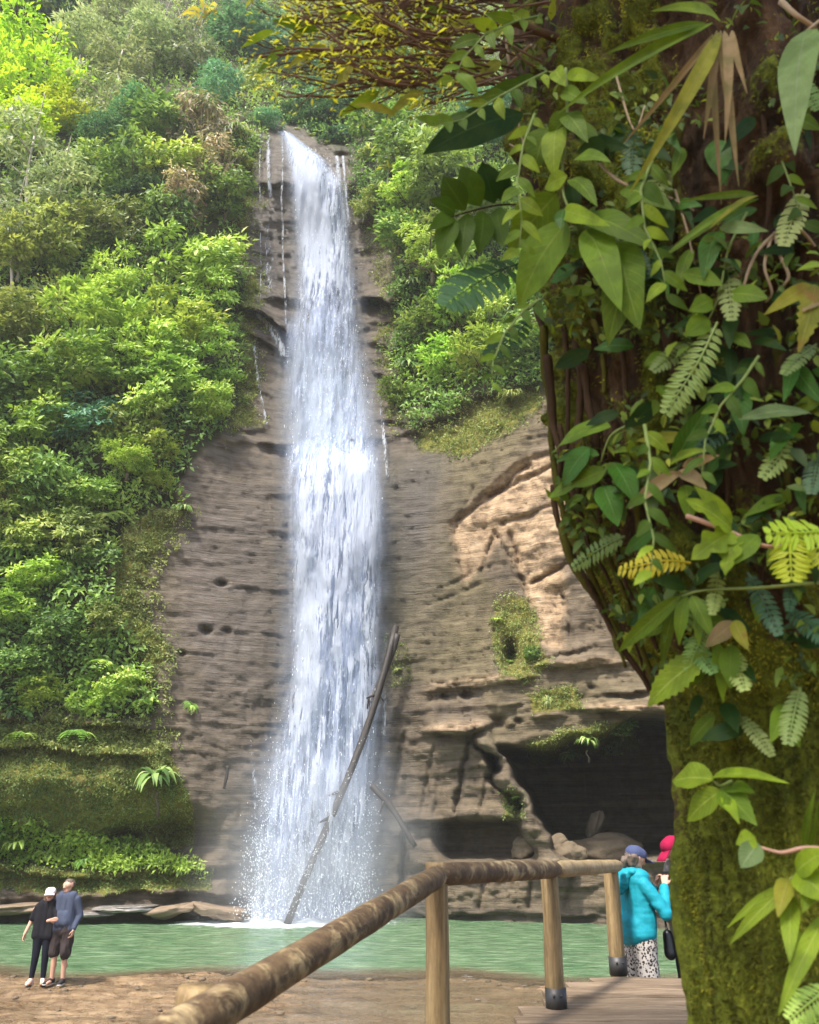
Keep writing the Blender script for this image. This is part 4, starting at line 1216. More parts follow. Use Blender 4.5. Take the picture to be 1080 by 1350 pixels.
rail = thing('log_railing', 'rustic railing of round logs on posts along the boardwalk', 'railing', (0, 0, 0))
def log_piece(name, pts, r, mat, parent, seg=18, n=26, knots=2, amp=.05, lab=None):
    """round log through control points with small swellings and rounded ends"""
    pts = [Vector(p) for p in pts]
    P, Rr = [], []
    for i in range(len(pts) - 1):
        for k in range(n if i < len(pts) - 2 else n + 1):
            P.append(pts[i].lerp(pts[i + 1], k / n))
    for i, p in enumerate(P):
        e = min(1, .55 + .45 * min(i, len(P) - 1 - i) / 1.5)
        rr = r[0] + (r[1] - r[0]) * i / (len(P) - 1)
        Rr.append(rr * e * (1 + amp * float(vnoise(np.array([[i * .33, seg * 1.7, len(pts)]]), int(r[0] * 1e5))[0])))
    b = MB(); b.tube(P, Rr, seg, jit=.02)
    for i in range(knots):
        q = random.randint(4, len(P) - 5)
        b2 = P[q] + Vector((0, -Rr[q] * .75, Rr[q] * .45))
        b.ball(b2, Rr[q] * .35, 8, 6)
    o = b.build(name, mat, parent)
    if lab: o['label'] = lab
    return o
A_, B_, C_ = at(579, 1154, 5.2), at(734, 1146, 7.07), at(816, 1141.5, 8.85)
N_ = at(284, 1333, 2.5)
N2_ = N_ + (N_ - A_) * .35
log_piece('rail', [N2_, N_.lerp(A_, .5), A_ + (A_ - N_).normalized() * .03], (.054, .062), BARKRAIL_M, rail, lab='long mottled bark covered log running towards the camera')
log_piece('rail', [A_ + (A_ - B_).normalized() * .05 + Vector((0, 0, .005)), B_ + (B_ - A_).normalized() * .04], (.062, .066), BARKRAIL_M, rail, lab='middle log with dark bark patches')
log_piece('rail', [B_ + (B_ - C_).normalized() * .02, C_ + (C_ - B_).normalized() * .05], (.062, .058), PALERAIL_M, rail, knots=0, lab='smooth pale peeled log at the far end')
def post(pt_top, r, parent, shoe=True, mat=POST_M):
    b = MB()
    x, yv, z = pt_top
    zs = [DZ - .5, DZ + .3, DZ + .6, z - .02, z]
    b.tube([(x + random.uniform(-.004, .004), yv, q) for q in zs], [r * 1.05, r * 1.02, r, r * .98, r * .9], 16, jit=.015)
    o = b.build('post', mat, parent)
    if shoe:
        s = MB(); s.tube([(x, yv, DZ - .02), (x, yv, DZ + .135)], [r * 1.17, r * 1.16], 16); s.build('metal_shoe', METAL_M, o)
        for a in (-1.9, -1.2):
            s = MB(); s.ball((x + r * 1.2 * math.cos(a), yv + r * 1.2 * math.sin(a), DZ + .09), .011, 8, 6); s.build('bolt', METAL_M, o)
    return o
pa = at(575, 1137, 5.27); post(pa, .066, rail, False)
pb = at(724, 1152, 7.09); post(pb, .068, rail)
pc = at(805, 1148, 8.84); post(pc, .072, rail)
pn = at(262, 1301, 2.62); post(pn, .064, rail, False)

# ------------------------------------------------------------------ people
def capsule(b, p0, r0, p1, r1, seg=14):
    p0, p1 = Vector(p0), Vector(p1)
    d = p1 - p0
    if d.length < 1e-6: d = Vector((0, 0, 1e-3))
    d.normalize()
    pts, rad = [], []
    for a in (90, 70, 48, 24, 0):
        pts.append(p0 - d * r0 * math.sin(R(a))); rad.append(max(r0 * math.cos(R(a)), r0 * .02))
    for a in (0, 24, 48, 70, 90):
        pts.append(p1 + d * r1 * math.sin(R(a))); rad.append(max(r1 * math.cos(R(a)), r1 * .02))
    b.tube(pts, rad, seg)
def melt(name, b, mat, parent, voxel=.008, smooth=3, cloth=None):
    """fuse the overlapping capsules into one continuous skin"""
    me0 = b.mesh('tmp', None)
    o = link(name, me0)
    m = o.modifiers.new('remesh', 'REMESH'); m.mode = 'VOXEL'; m.voxel_size = voxel
    s = o.modifiers.new('smooth', 'SMOOTH'); s.iterations = smooth; s.factor = .5
    dg = bpy.context.evaluated_depsgraph_get()
    me = bpy.data.meshes.new_from_object(o.evaluated_get(dg))
    o.modifiers.clear()
    o.data = me
    bpy.data.meshes.remove(me0)
    me.name = name
    if cloth:                                   # folds
        V = np.empty(len(me.vertices) * 3, np.float32); me.vertices.foreach_get('co', V); V = V.reshape(-1, 3)
        Nn = np.empty(len(me.vertices) * 3, np.float32); me.vertices.foreach_get('normal', Nn); Nn = Nn.reshape(-1, 3)
        V = V + Nn * (cloth[0] * fbm(V.astype(float) * np.array(cloth[1]), 3, 5))[:, None]
        me.vertices.foreach_set('co', V.astype(np.float32).ravel()); me.update()
    me.materials.clear(); me.materials.append(mat)
    me.polygons.foreach_set('use_smooth', [True] * len(me.polygons))
    o.parent = parent
    return o
def hand(b, w, d, n, curl=.5, s=1.0):
    """palm, four bent fingers, side thumb. w wrist, d direction, n palm normal"""
    w, d, n = Vector(w), Vector(d).normalized(), Vector(n).normalized()
    x = d.cross(n).normalized()
    for o_ in (-.022, 0, .022):
        capsule(b, w + x * o_ * .6 * s, .017 * s, w + d * .085 * s + x * o_ * 1.25 * s, .015 * s, 8)
    for i, (o_, l) in enumerate(((-.033, .062), (-.011, .075), (.011, .07), (.032, .055))):
        p = w + d * .088 * s + x * o_ * s
        q = p + (d * math.cos(curl) + n * math.sin(curl)) * l * .55 * s
        r_ = q + (d * math.cos(curl * 2.2) + n * math.sin(curl * 2.2)) * l * .5 * s
        capsule(b, p, .0095 * s, q, .009 * s, 7); capsule(b, q, .009 * s, r_, .008 * s, 7)
    p = w + d * .02 * s - x * .026 * s
    q = p + (d * .6 - x * .7 + n * .35).normalized() * .045 * s
    capsule(b, p, .013 * s, q, .011 * s, 7); capsule(b, q, .011 * s, q + (d * .85 + n * .4).normalized() * .035 * s, .009 * s, 7)
SKIN = mat_simple('skin', (.52, .30, .21), .5, .35, .12, 9, .1, 60, .002)
HAIR_G = mat_simple('grey_hair', (.115, .085, .062), .6, .4, .4, 30, .5, 60, .004, (1, 1, .2))
HAIR_D = mat_simple('brown_hair', (.10, .06, .035), .55, .4, .4, 30, .5, 60, .004, (1, 1, .2))
EYE = mat_simple('eye_dark', (.03, .02, .015), .2, .5, .1, 3, 0)
LIP = mat_simple('lip', (.36, .13, .11), .5, .3, .1, 3, 0)
def cloth_mat(name, c, var=.2, rough=.85):
    return mat_simple(name, c, rough, .15, var, 7, .35, 26, .01)
BLACK_C, NAVY_C = cloth_mat('black_cotton', (.013, .013, .016)), cloth_mat('black_leggings', (.010, .012, .02))
BLUEGREY_C, SHORTS_C = cloth_mat('slate_blue_shirt', (.055, .068, .105), .25), cloth_mat('dark_brown_shorts', (.040, .031, .030), .4)
TEAL_C = cloth_mat('teal_rain_jacket', (.012, .25, .32), .12, .55)
CAPB_C, CAPR_C, CAPW_C = cloth_mat('blue_cap', (.06, .075, .15)), cloth_mat('crimson_cap', (.27, .008, .045)), cloth_mat('white_cap', (.72, .66, .66), .08)
SHOE_D, SHOE_P, SOLE = cloth_mat('dark_shoe', (.03, .028, .03)), cloth_mat('pale_shoe', (.62, .48, .42)), cloth_mat('shoe_sole', (.45, .42, .40))
GREY_C, DARKT_C = cloth_mat('grey_shirt', (.28, .26, .24), .35), cloth_mat('dark_trousers', (.02, .022, .03))
CAM_M = mat_simple('camera_black', (.015, .015, .017), .35, .5, .2, 8, .1)
t = NT('spotted_trousers')
v = t.coord()
sp = t.ramp(t.math('ADD', t.voro(v, 46), t.math('MULTIPLY', t.noise(v, 30, 3), .45)), [(.62, 1.0), (.72, 0.0)])
c = t.mix(sp, (.48, .44, .40), (.025, .022, .024))
SPOT_C = t.done(t.bsdf(c, .85, .15))

def head(b, c, s, fwd, tiltv=0.0):
    """skull, jaw, nose, ears, as capsules; fwd unit vector of the face"""
    c, f = Vector(c), Vector(fwd).normalized()
    sd = Vector((0, 0, 1)).cross(f).normalized()
    up = f.cross(sd)
    P = lambda a, u, v_: c + f * a * s + sd * u * s + up * v_ * s
    for u in (-.022, .022):
        capsule(b, P(-.028, u, .035), .074 * s, P(.018, u, .02), .066 * s, 16)
    capsule(b, P(.02, 0, -.03), .058 * s, P(.036, 0, -.078), .036 * s, 12)
    for u in (-.03, .03): capsule(b, P(.0, u, -.045), .045 * s, P(.03, u * .5, -.08), .03 * s, 10)
    capsule(b, P(.078, 0, .02), .011 * s, P(.098, 0, -.02), .015 * s, 8)
    capsule(b, P(.08, -.012, -.024), .011 * s, P(.08, .012, -.024), .011 * s, 8)
    capsule(b, P(.072, -.03, .036), .013 * s, P(.072, .03, .036), .013 * s, 8)
    for u in (-1, 1):
        capsule(b, P(-.012, u * .084, .02), .016 * s, P(-.008, u * .080, -.02), .011 * s, 8)
    return P
def face_parts(P, s, parent):
    for u in (-.030, .030):
        e = MB(); e.ball(P(.074, u, .016), .0105 * s, 8, 6); e.build('eye', EYE, parent)
    m = MB(); capsule(m, P(.079, -.02, -.047), .0065 * s, P(.079, .02, -.047), .0065 * s, 8); m.build('mouth', LIP, parent)
def cap_hat(P, s, mat, parent, brim_down=.0):
    b = MB()
    for u in (-.022, .022): capsule(b, P(-.028, u, .052), .081 * s, P(.022, u, .046), .075 * s, 16)
    h = melt('cap', b, mat, parent, .007, 4)
    # open the lower half: cut everything below the brow line
    bm = bmesh.new(); bm.from_mesh(h.data)
    upv = (P(0, 0, 1) - P(0, 0, 0)).normalized()
    bmesh.ops.bisect_plane(bm, geom=bm.verts[:] + bm.edges[:] + bm.faces[:], plane_co=P(0, 0, .020), plane_no=-upv, clear_outer=True)
    bm.to_mesh(h.data); bm.free()
    r = MB()
    vs, n = [], 12
    for lay in (0, -.006):
        for i in range(n + 1):
            a = -1.15 + 2.3 * i / n
            inner = P(.02 + .083 * math.cos(a), .098 * math.sin(a) * .95, .028 + lay)
            outer = P(.03 + .165 * math.cos(a * .62), .098 * math.sin(a) * 1.02, .028 + lay - brim_down - .02 * (1 - math.cos(a * 1.0)))
            vs += [inner, outer]
    fs = []
    m_ = 2 * (n + 1)
    for i in range(n):
        fs += [(2 * i, 2 * i + 2, 2 * i + 3, 2 * i + 1), (m_ + 2 * i, m_ + 2 * i + 1, m_ + 2 * i + 3, m_ + 2 * i + 2), (2 * i + 1, 2 * i + 3, m_ + 2 * i + 3, m_ + 2 * i + 1), (2 * i, m_ + 2 * i, m_ + 2 * i + 2, 2 * i + 2)]
    r.add(vs, fs); r.build('brim', mat, h)
    return h
def torso(b, z0, z1, wsh, whip, dep, k=1.0, belly=0.0):
    for u in (-1, 0, 1):
        capsule(b, (u * whip * .55, 0, z0), dep * 1.02 * k, (u * wsh * .50, 0, z1 - .02), dep * .88 * k, 14)
        if belly: capsule(b, (u * .07, -belly, z0 + .12), dep * .95 * k, (u * .06, -belly * .7, z0 + .24), dep * .9 * k, 12)
    capsule(b, (-wsh * .78, 0, z1 - .03), .055 * k, (wsh * .78, 0, z1 - .03), .055 * k, 12)
def limb(b, pts, rs, k=0.0, seg=12):
    for i in range(len(pts) - 1): capsule(b, pts[i], rs[i] + k, pts[i + 1], rs[i + 1] + k, seg)
def shoe(parent, ank, fwd, mat, ln=.24, sole=SOLE):
    f = Vector(fwd).normalized(); a = Vector((ank[0], ank[1], 0))
    b = MB()
    capsule(b, a - f * .03 + Vector((0, 0, .05)), .042, a + f * (ln - .13) + Vector((0, 0, .038)), .036, 12)
    capsule(b, a - f * .02 + Vector((0, 0, .075)), .042, a + f * .03 + Vector((0, 0, .07)), .042, 12)
    s = melt('shoe', b, mat, parent, .008, 2)
    q = MB(); capsule(q, a - f * .035 + Vector((0, 0, .018)), .043, a + f * (ln - .125) + Vector((0, 0, .018)), .041, 12)
    so = q.build('sole', sole, s)
    for v in so.data.vertices: v.co.z = .002 + (v.co.z + .025) * .32

# ---- the couple on the river shelf (facing the camera, -Y)
G0 = .085
man = thing('person', 'man in slate blue long sleeved shirt and dark shorts, arm round the woman', 'person', at(74, 1296, 17.0), 'people at the waterfall')
man.location.z = G0
man.rotation_euler.z = R(-8)
b = MB()
P = head(b, (-.015, -.01, 1.615), 1.0, (-.35, -1, -.02))
capsule(b, (0, .01, 1.44), .058, (-.01, 0, 1.54), .054)
torso(b, .95, 1.44, .19, .15, .10)
limb(b, [(.20, 0, 1.40), (.275, .03, 1.13), (.245, -.08, .90)], [.05, .042, .03])
hand(b, (.243, -.085, .895), (-.08, -.18, -1), (-1, -.1, 0), .6)
limb(b, [(-.19, 0, 1.40), (-.36, .10, 1.27), (-.50, .0, 1.29)], [.05, .042, .03])
hand(b, (-.50, -.0, 1.29), (-.7, -.55, -.25), (.2, -.5, -1), .5)
for sx_ in (-1, 1):
    limb(b, [(sx_ * .09, 0, .93), (sx_ * .10, -.01, .50), (sx_ * .105, .02, .08)], [.085, .056, .037])
    capsule(b, (sx_ * .105, .02, .33), .053, (sx_ * .105, .025, .30), .05)
    limb(b, [(sx_ * .105, .02, .06), (sx_ * .12, -.10, .035)], [.036, .03])
melt('body', b, SKIN, man, .0075, 2); face_parts(P, 1.0, man)
b = MB(); torso(b, .90, 1.45, .20, .165, .118, 1.0, .05)
limb(b, [(.195, 0, 1.40), (.275, .03, 1.13), (.247, -.07, .925)], [.068, .058, .045]); limb(b, [(-.19, 0, 1.40), (-.36, .10, 1.27), (-.47, .01, 1.29)], [.068, .058, .045])
capsule(b, (0, .01, 1.44), .075, (0, .01, 1.475), .068)
melt('shirt', b, BLUEGREY_C, man, .01, 3, (.012, (7, 7, 3)))
b = MB(); torso(b, .86, .98, .13, .15, .122)
for sx_ in (-1, 1): limb(b, [(sx_ * .09, 0, .90), (sx_ * .115, -.01, .52)], [.115, .108])
melt('shorts', b, SHORTS_C, man, .01, 2, (.022, (9, 9, 4)))
b = MB()
for u in (-.022, .022): capsule(b, P(-.042, u, .042), .078, P(-.022, u, .062), .068, 14)
melt('hair', b, HAIR_G, man, .008, 1, (.006, (40, 40, 20)))
for sx_ in (-1, 1): shoe(man, (sx_ * .105, .02), (sx_ * .25 - .1, -1, 0), SHOE_D, .27)

lady = thing('person', 'woman in white cap, black shirt and black leggings beside the man', 'person', at(48.5, 1295, 17.0), 'people at the waterfall')
lady.location.z = G0
lady.rotation_euler.z = R(6)
b = MB()
hs = .94
P = head(b, (.02, -.01, 1.475), hs, (.15, -1, -.05))
capsule(b, (0, .01, 1.31), .048, (.015, 0, 1.40), .046)
torso(b, .86, 1.31, .165, .16, .092)
limb(b, [(-.17, 0, 1.27), (-.255, .02, 1.03), (-.315, -.06, .83)], [.044, .038, .028])
hand(b, (-.316, -.065, .825), (-.12, -.15, -1), (1, -.1, 0), .5, .92)
limb(b, [(.16, 0, 1.26), (.24, -.12, 1.08), (.10, -.22, 1.05)], [.044, .038, .028])
limb(b, [(.10, -.22, 1.05), (.14, -.23, 1.06)], [.028, .026])
hand(b, (.14, -.235, 1.062), (1, -.1, .15), (0, 1, 0), .3, .9)
for sx_ in (-1, 1):
    limb(b, [(sx_ * .085, 0, .86), (sx_ * .085, -.01, .47), (sx_ * .10 - .01, .02, .08)], [.085, .055, .036])
    limb(b, [(sx_ * .10 - .01, .02, .06), (sx_ * .11, -.10, .03)], [.034, .028])
melt('body', b, SKIN, lady, .0075, 2); face_parts(P, hs, lady)
b = MB(); torso(b, .80, 1.315, .172, .185, .112)
limb(b, [(-.168, 0, 1.265), (-.235, .012, 1.09)], [.066, .062]); limb(b, [(.16, 0, 1.26), (.225, -.09, 1.12)], [.066, .062])
melt('shirt', b, BLACK_C, lady, .01, 3, (.012, (7, 7, 3)))
b = MB()
for sx_ in (-1, 1): limb(b, [(sx_ * .085, 0, .86), (sx_ * .085, -.01, .47), (sx_ * .10 - .01, .02, .13)], [.098, .066, .046])
melt('leggings', b, NAVY_C, lady, .009, 2)
b = MB()
for u in (-.03, .03): capsule(b, P(-.04, u, .03), .074 * hs, P(-.055, u * 1.6, -.10), .045 * hs, 12)
for u in (-1, 1): limb(b, [P(-.01, u * .078, .02), P(-.005, u * .085, -.09), P(.01, u * .08, -.17)], [.028, .03, .018])
melt('hair', b, HAIR_D, lady, .008, 1, (.006, (30, 30, 10)))
cap_hat(P, hs, CAPW_C, lady, .01)
g = MB()
for u in (-.03, .03): g.ball(P(.088, u, .014), (.021, .006, .015), 10, 6)
capsule(g, P(.09, -.012, .02), .003, P(.09, .012, .02), .003, 6)
g.build('sunglasses', CAM_M, lady)
for sx_ in (-1, 1): shoe(lady, (sx_ * .10 - .01, .02), (sx_ * .3, -1, 0), SHOE_P, .23)

# ---- the two photographers on the landing
tw = thing('person', 'woman in teal hooded jacket and spotted trousers holding up a small camera', 'person', at(841, 1200, 9.05), 'people at the waterfall')
tw.location.z = LZ
tw.rotation_euler.z = R(104)
s_ = 1.0
b = MB()
P = head(b, (0, -.03, 1.545), .98, (.0, -1, -.22))
capsule(b, (0, .01, 1.37), .05, (0, -.01, 1.46), .048)
torso(b, .90, 1.37, .17, .17, .10)
aR = [(-.19, 0, 1.31), (-.31, -.13, 1.07), (-.12, -.25, 1.30)]
aL = [(.175, 0, 1.32), (.26, -.14, 1.08), (.06, -.25, 1.30)]
limb(b, aR, [.046, .04, .03]); limb(b, aL, [.046, .04, .03])
hand(b, (-.118, -.255, 1.305), (.35, -.25, 1), (.6, -.6, -.2), .9, .95)
hand(b, (.06, -.255, 1.305), (-.15, -.35, 1), (-.6, -.5, -.2), .9, .95)
for sx_ in (-1, 1):
    limb(b, [(sx_ * .095, 0, .90), (sx_ * .10, -.01, .48), (sx_ * .10, .02, .08)], [.095, .06, .038])
    limb(b, [(sx_ * .10, .02, .06), (sx_ * .11, -.10, .03)], [.034, .028])
melt('body', b, SKIN, tw, .0075, 2); face_parts(P, .98, tw)
b = MB(); torso(b, .98, 1.375, .170, .18, .126, 1.0)
capsule(b, (-.08, .03, .955), .138, (.08, .03, .955), .138); capsule(b, (-.09, .03, .89), .145, (.09, .03, .89), .145)
limb(b, aR[:2] + [(-.125, -.24, 1.285)], [.070, .062, .047]); limb(b, aL[:2] + [(.075, -.235, 1.28)], [.070, .062, .047])
jk = melt('jacket', b, TEAL_C, tw, .010, 3, (.011, (4, 4, 9)))
b = MB()
limb(b, [(-.10, -.03, 1.415), (-.085, .07, 1.42), (0, .115, 1.40), (.085, .07, 1.42), (.10, -.03, 1.415)], [.042, .055, .062, .055, .042])
limb(b, [(-.06, .12, 1.39), (0, .155, 1.30), (.06, .12, 1.39)], [.055, .062, .055]); limb(b, [(0, .13, 1.36), (0, .165, 1.26)], [.075, .05])
melt('hood', b, TEAL_C, jk, .009, 2, (.014, (12, 12, 16)))
b = MB()
for sx_ in (-1, 1):
    limb(b, [(sx_ * .095, .015, .88), (sx_ * .105, 0, .48), (sx_ * .105, .02, .10)], [.128, .105, .08])
capsule(b, (-.07, .03, .86), .128, (.07, .03, .86), .128)
melt('trousers', b, SPOT_C, tw, .010, 2, (.012, (8, 8, 4)))
b = MB()
for u in (-.022, .022): capsule(b, P(-.04, u, .01), .075, P(-.04, u, -.04), .058, 12)
limb(b, [P(-.10, 0, -.01), P(-.135, 0, -.045), P(-.12, 0, -.09)], [.035, .036, .022])
melt('hair', b, HAIR_G, tw, .008, 1, (.008, (35, 35, 14)))
cap_hat(P, .98, CAPB_C, tw, .02)
for sx_ in (-1, 1): shoe(tw, (sx_ * .10, .02), (sx_ * .2, -1, 0), SHOE_D, .24)
def place_on(o, root, lx, ly, lz):
    M = Matrix.Translation(root.location) @ Matrix.Rotation(root.rotation_euler.z, 4, 'Z')
    o.location = M @ Vector((lx, ly, lz)); o.rotation_euler.z = root.rotation_euler.z
cm = MB(); cm.box((0, 0, 0), (.055, .018, .034)); capsule(cm, (0, -.018, 0), .026, (0, -.05, 0), .024, 14)
co = cm.build('camera', CAM_M, None, smooth=False, bevel=.005)
place_on(co, tw, -.03, -.32, 1.40)
tag(co, 'small black camera held up in the teal woman\'s hands', 'camera')

pm = thing('person', 'person in crimson cap and grey shirt half hidden by the mossy trunk', 'person', at(896, 1150, 9.15), 'people at the waterfall')
pm.location.z = LZ
pm.rotation_euler.z = R(-82)
b = MB()
P = head(b, (0, -.05, 1.63), 1.0, (0, -1, -.45))
capsule(b, (0, .01, 1.45), .056, (0, -.02, 1.55), .052)
torso(b, .95, 1.45, .19, .16, .10)
aR = [(-.19, 0, 1.40), (-.24, -.08, 1.12), (-.09, -.29, 1.11)]
aL = [(.19, 0, 1.40), (.25, -.08, 1.12), (.09, -.30, 1.21)]
limb(b, aR, [.05, .042, .03]); limb(b, aL, [.05, .042, .03])
hand(b, (-.09, -.295, 1.11), (.3, -1, .2), (.3, .2, 1), .8); hand(b, (.09, -.305, 1.21), (-.2, -1, .3), (-.5, -.2, .6), .8)
for sx_ in (-1, 1):
    limb(b, [(sx_ * .09, 0, .93), (sx_ * .10, -.01, .50), (sx_ * .105, .02, .08)], [.085, .056, .037])
    limb(b, [(sx_ * .105, .02, .06), (sx_ * .12, -.10, .035)], [.036, .03])
melt('body', b, SKIN, pm, .0075, 2); face_parts(P, 1.0, pm)
b = MB(); torso(b, .90, 1.455, .20, .17, .125, 1.0, .05)
limb(b, aR[:2] + [(-.17, -.18, 1.115)], [.07, .062, .055]); limb(b, aL[:2] + [(.17, -.19, 1.165)], [.07, .062, .055])
melt('shirt', b, GREY_C, pm, .011, 3, (.016, (7, 7, 9)))
b = MB()
for sx_ in (-1, 1): limb(b, [(sx_ * .09, .01, .92), (sx_ * .10, 0, .50), (sx_ * .105, .02, .10)], [.115, .088, .065])
melt('trousers', b, DARKT_C, pm, .011, 2, (.010, (8, 8, 4)))
b = MB()
for u in (-.022, .022): capsule(b, P(-.045, u, .02), .079, P(-.045, u, -.04), .06, 12)
melt('hair', b, HAIR_D, pm, .008, 1)
cap_hat(P, 1.0, CAPR_C, pm, .05)
for sx_ in (-1, 1): shoe(pm, (sx_ * .105, .02), (sx_ * .2, -1, 0), SHOE_D, .26)
cm = MB(); cm.box((0, 0, 0), (.038, .006, .074)); ph = cm.build('phone', CAM_M, None, smooth=False, bevel=.004)
place_on(ph, pm, .03, -.42, 1.25); tag(ph, 'dark phone in the hands of the person with the crimson cap', 'phone')
sb = MB()
limb(sb, [(-.10, -.17, 1.22), (-.02, -.20, 1.02), (.02, -.20, .86)], [.012, .012, .012]); limb(sb, [(.02, -.20, .86), (.04, -.20, .70)], [.05, .06])
bagm = melt('camera_bag', sb, CAM_M, None, .009, 2)
place_on(bagm, pm, 0, 0, 0); tag(bagm, 'black camera bag hanging in front of the grey shirted person', 'bag')

# ------------------------------------------------------------------ the mossy tree in front
SIL = [(935,1640),(915,1450),(906,1350),(900,1280),(893,1200),(886,1100),(880,1000),(868,930),(842,880),(815,835),(790,790),(762,745),(742,690),(730,650),(722,600),(716,550),(710,480),(706,400),(700,340),(690,280),(682,220),(676,150),(672,60),(670,-60),(668,-200)]
TC = 2.62
zs_, mx_, rr_ = [], [], []
for px, py in SIL:
    dx, yc, zc = ray(px, py)
    zs_.append(CZ + TC * zc / yc); mx_.append(dx / yc)
zs_ = np.array(zs_); mx_ = np.array(mx_)
rad_ = np.interp(zs_, [0, 1.5, 2.5, 3.2, 4.2, 6], [.52, .47, .47, .54, .66, .74])
cx_ = []
for m, r in zip(mx_, rad_):
    X = 1.0
    for _ in range(12):
        Dd = math.hypot(X, TC)
        X = TC * math.tan(math.atan(m) + math.asin(r / Dd))
    cx_.append(X)
cx_ = np.array(cx_)
def trunk_cr(z):
    return np.interp(z, zs_, cx_), np.interp(z, zs_, rad_)
def on_trunk(px, py, out=0.0):
    """point of the trunk's front under a photo pixel, `out` metres proud of it"""
    dx, yc, zc = ray(px, py)
    Y = TC - .5
    for _ in range(30):
        X, z = dx / yc * Y, CZ + zc / yc * Y
        c, r = trunk_cr(z)
        h = r * r - (X - c) ** 2
        Yn = TC - math.sqrt(h) if h > 0 else TC
        Y = .5 * Y + .5 * Yn
    return at(px, py, Y - out)
TH, TZ = 220, 420
zt = np.concatenate([np.linspace(-.6, 6.4, TZ), np.linspace(6.5, 9.5, 20)])
th = np.linspace(0, 2 * np.pi, TH, endpoint=False)
TT, ZZ = np.meshgrid(th, zt)
cxz = np.interp(ZZ, zs_, cx_); rz = np.interp(ZZ, zs_, rad_)
rz = rz * (1 + .45 * np.exp(-np.maximum(ZZ + .2, 0) / .35)) * np.interp(ZZ, [6.4, 9.5], [1, .5])
pp = np.stack([np.cos(TT).ravel() * 1.0, np.sin(TT).ravel() * 1.0, ZZ.ravel()], -1)
up_ = sstep(2.6, 3.6, ZZ)
f1 = fbm(pp * np.array([2.2, 2.2, .45]), 4, 301).reshape(TT.shape)
f2 = fbm(pp * np.array([6.5, 6.5, 1.6]), 4, 302).reshape(TT.shape)
f3 = fbm(pp * np.array([9, 9, 7]), 4, 303).reshape(TT.shape)
ridge = 1 - np.abs(fbm(pp * np.array([4.5, 4.5, .5]) + .2 * f3.reshape(-1, 1), 3, 304)).reshape(TT.shape)
dr = .030 * f1 + .028 * f2 + .012 * f3 + .035 * (ridge - .7) + up_ * (.06 * f1 + .05 * f3 + .05 * (ridge - .8))
rt = rz + dr - .058
TV = np.stack([cxz + rt * np.cos(TT), TC + rt * np.sin(TT), ZZ], -1).reshape(-1, 3)
iy, ix = np.meshgrid(np.arange(len(zt) - 1), np.arange(TH), indexing='ij')
a0 = (iy * TH + ix).ravel(); a1 = (iy * TH + (ix + 1) % TH).ravel()
TF = np.stack([a0, a1, a1 + TH, a0 + TH], -1)
tmoss = np.clip(.75 - .45 * up_ + .5 * fbm(pp * np.array([1.6, 1.6, .8]), 4, 305).reshape(TT.shape) + .5 * f3, 0, 1)
t = NT('mossy_bark')
pos = t.n('ShaderNodeNewGeometry').outputs['Position']
g1 = t.noise(t.mapping(pos, (1, 1, .22)), 16, 6, .65, .3)
g2 = t.noise(pos, 38, 5, .7)
g3 = t.noise(pos, 3.5, 4)
bark = t.ramp(g1, [(.3, (.012, .007, .004)), (.5, (.05, .029, .014)), (.7, (.14, .082, .036))])
bark = t.mix(t.ramp(g3, [(.5, 0), (.75, .6)]), bark, (.14, .07, .03))
mossc = t.ramp(t.math('ADD', t.math('MULTIPLY', g2, .6), t.math('MULTIPLY', g3, .4)), [(.32, (.030, .031, .004)), (.48, (.098, .118, .010)), (.66, (.225, .250, .024))])
mm = t.math('ADD', t.attr('moss'), t.math('MULTIPLY', t.math('SUBTRACT', g2, .5), 1.1))
mf = t.ramp(mm, [(.36, 0.0), (.62, 1.0)])
c = t.mix(mf, bark, mossc)
hh = t.math('ADD', t.math('MULTIPLY', g1, 1.0), t.math('MULTIPLY', g2, .7))
TRUNK_M = t.done(t.bsdf(c, .92, .2, t.bump(hh, .9, .035)))
tree = thing('mossy_tree', 'huge moss covered tree trunk overgrown with plants beside the boardwalk', 'tree', (0, 0, 0))
trunk = link('trunk', mesh_np('trunk', TV, TF, TRUNK_M, True, {'moss': tmoss.ravel()}), tree)

# moss fuzz on the bark
L_MOSS = mat_leaf('moss_fuzz', [(0, (.026, .030, .003)), (.5, (.075, .092, .006)), (1, (.175, .195, .014))], .3, .8, 0, 0, .1)
Tn = np.stack([np.cos(TT), np.sin(TT), 0 * TT], -1).reshape(-1, 3)
w = tmoss.ravel() ** 2 * (np.sin(TT.ravel()) < .35) * (ZZ.ravel() > .8) * (ZZ.ravel() < 5.6) * (np.cos(TT.ravel()) < .75)
w /= w.sum()
n = 90000
idx = rng.choice(len(w), n, p=w)
C = TV[idx] + rng.normal(0, .008, (n, 3)) - Tn[idx] * .004
Dv = Tn[idx] * .6 + rng.normal(0, .55, (n, 3)) + np.array([0, 0, -.5])
ln = rng.uniform(.006, .022, n)
tone = np.clip(.5 + .6 * fbm(C * 4.0, 3, 310) + rng.normal(0, .15, n), 0, 1)
V, Fq, va = leaf_cloud(C, Dv, Tn[idx] + .5 * rng.normal(0, 1, (n, 3)), ln, ln * rng.uniform(.22, .4, n), .1, .2, tone)
o = link('moss', mesh_np('moss', V, Fq, L_MOSS, False, {'var': va}), tree); o['kind'] = 'stuff'

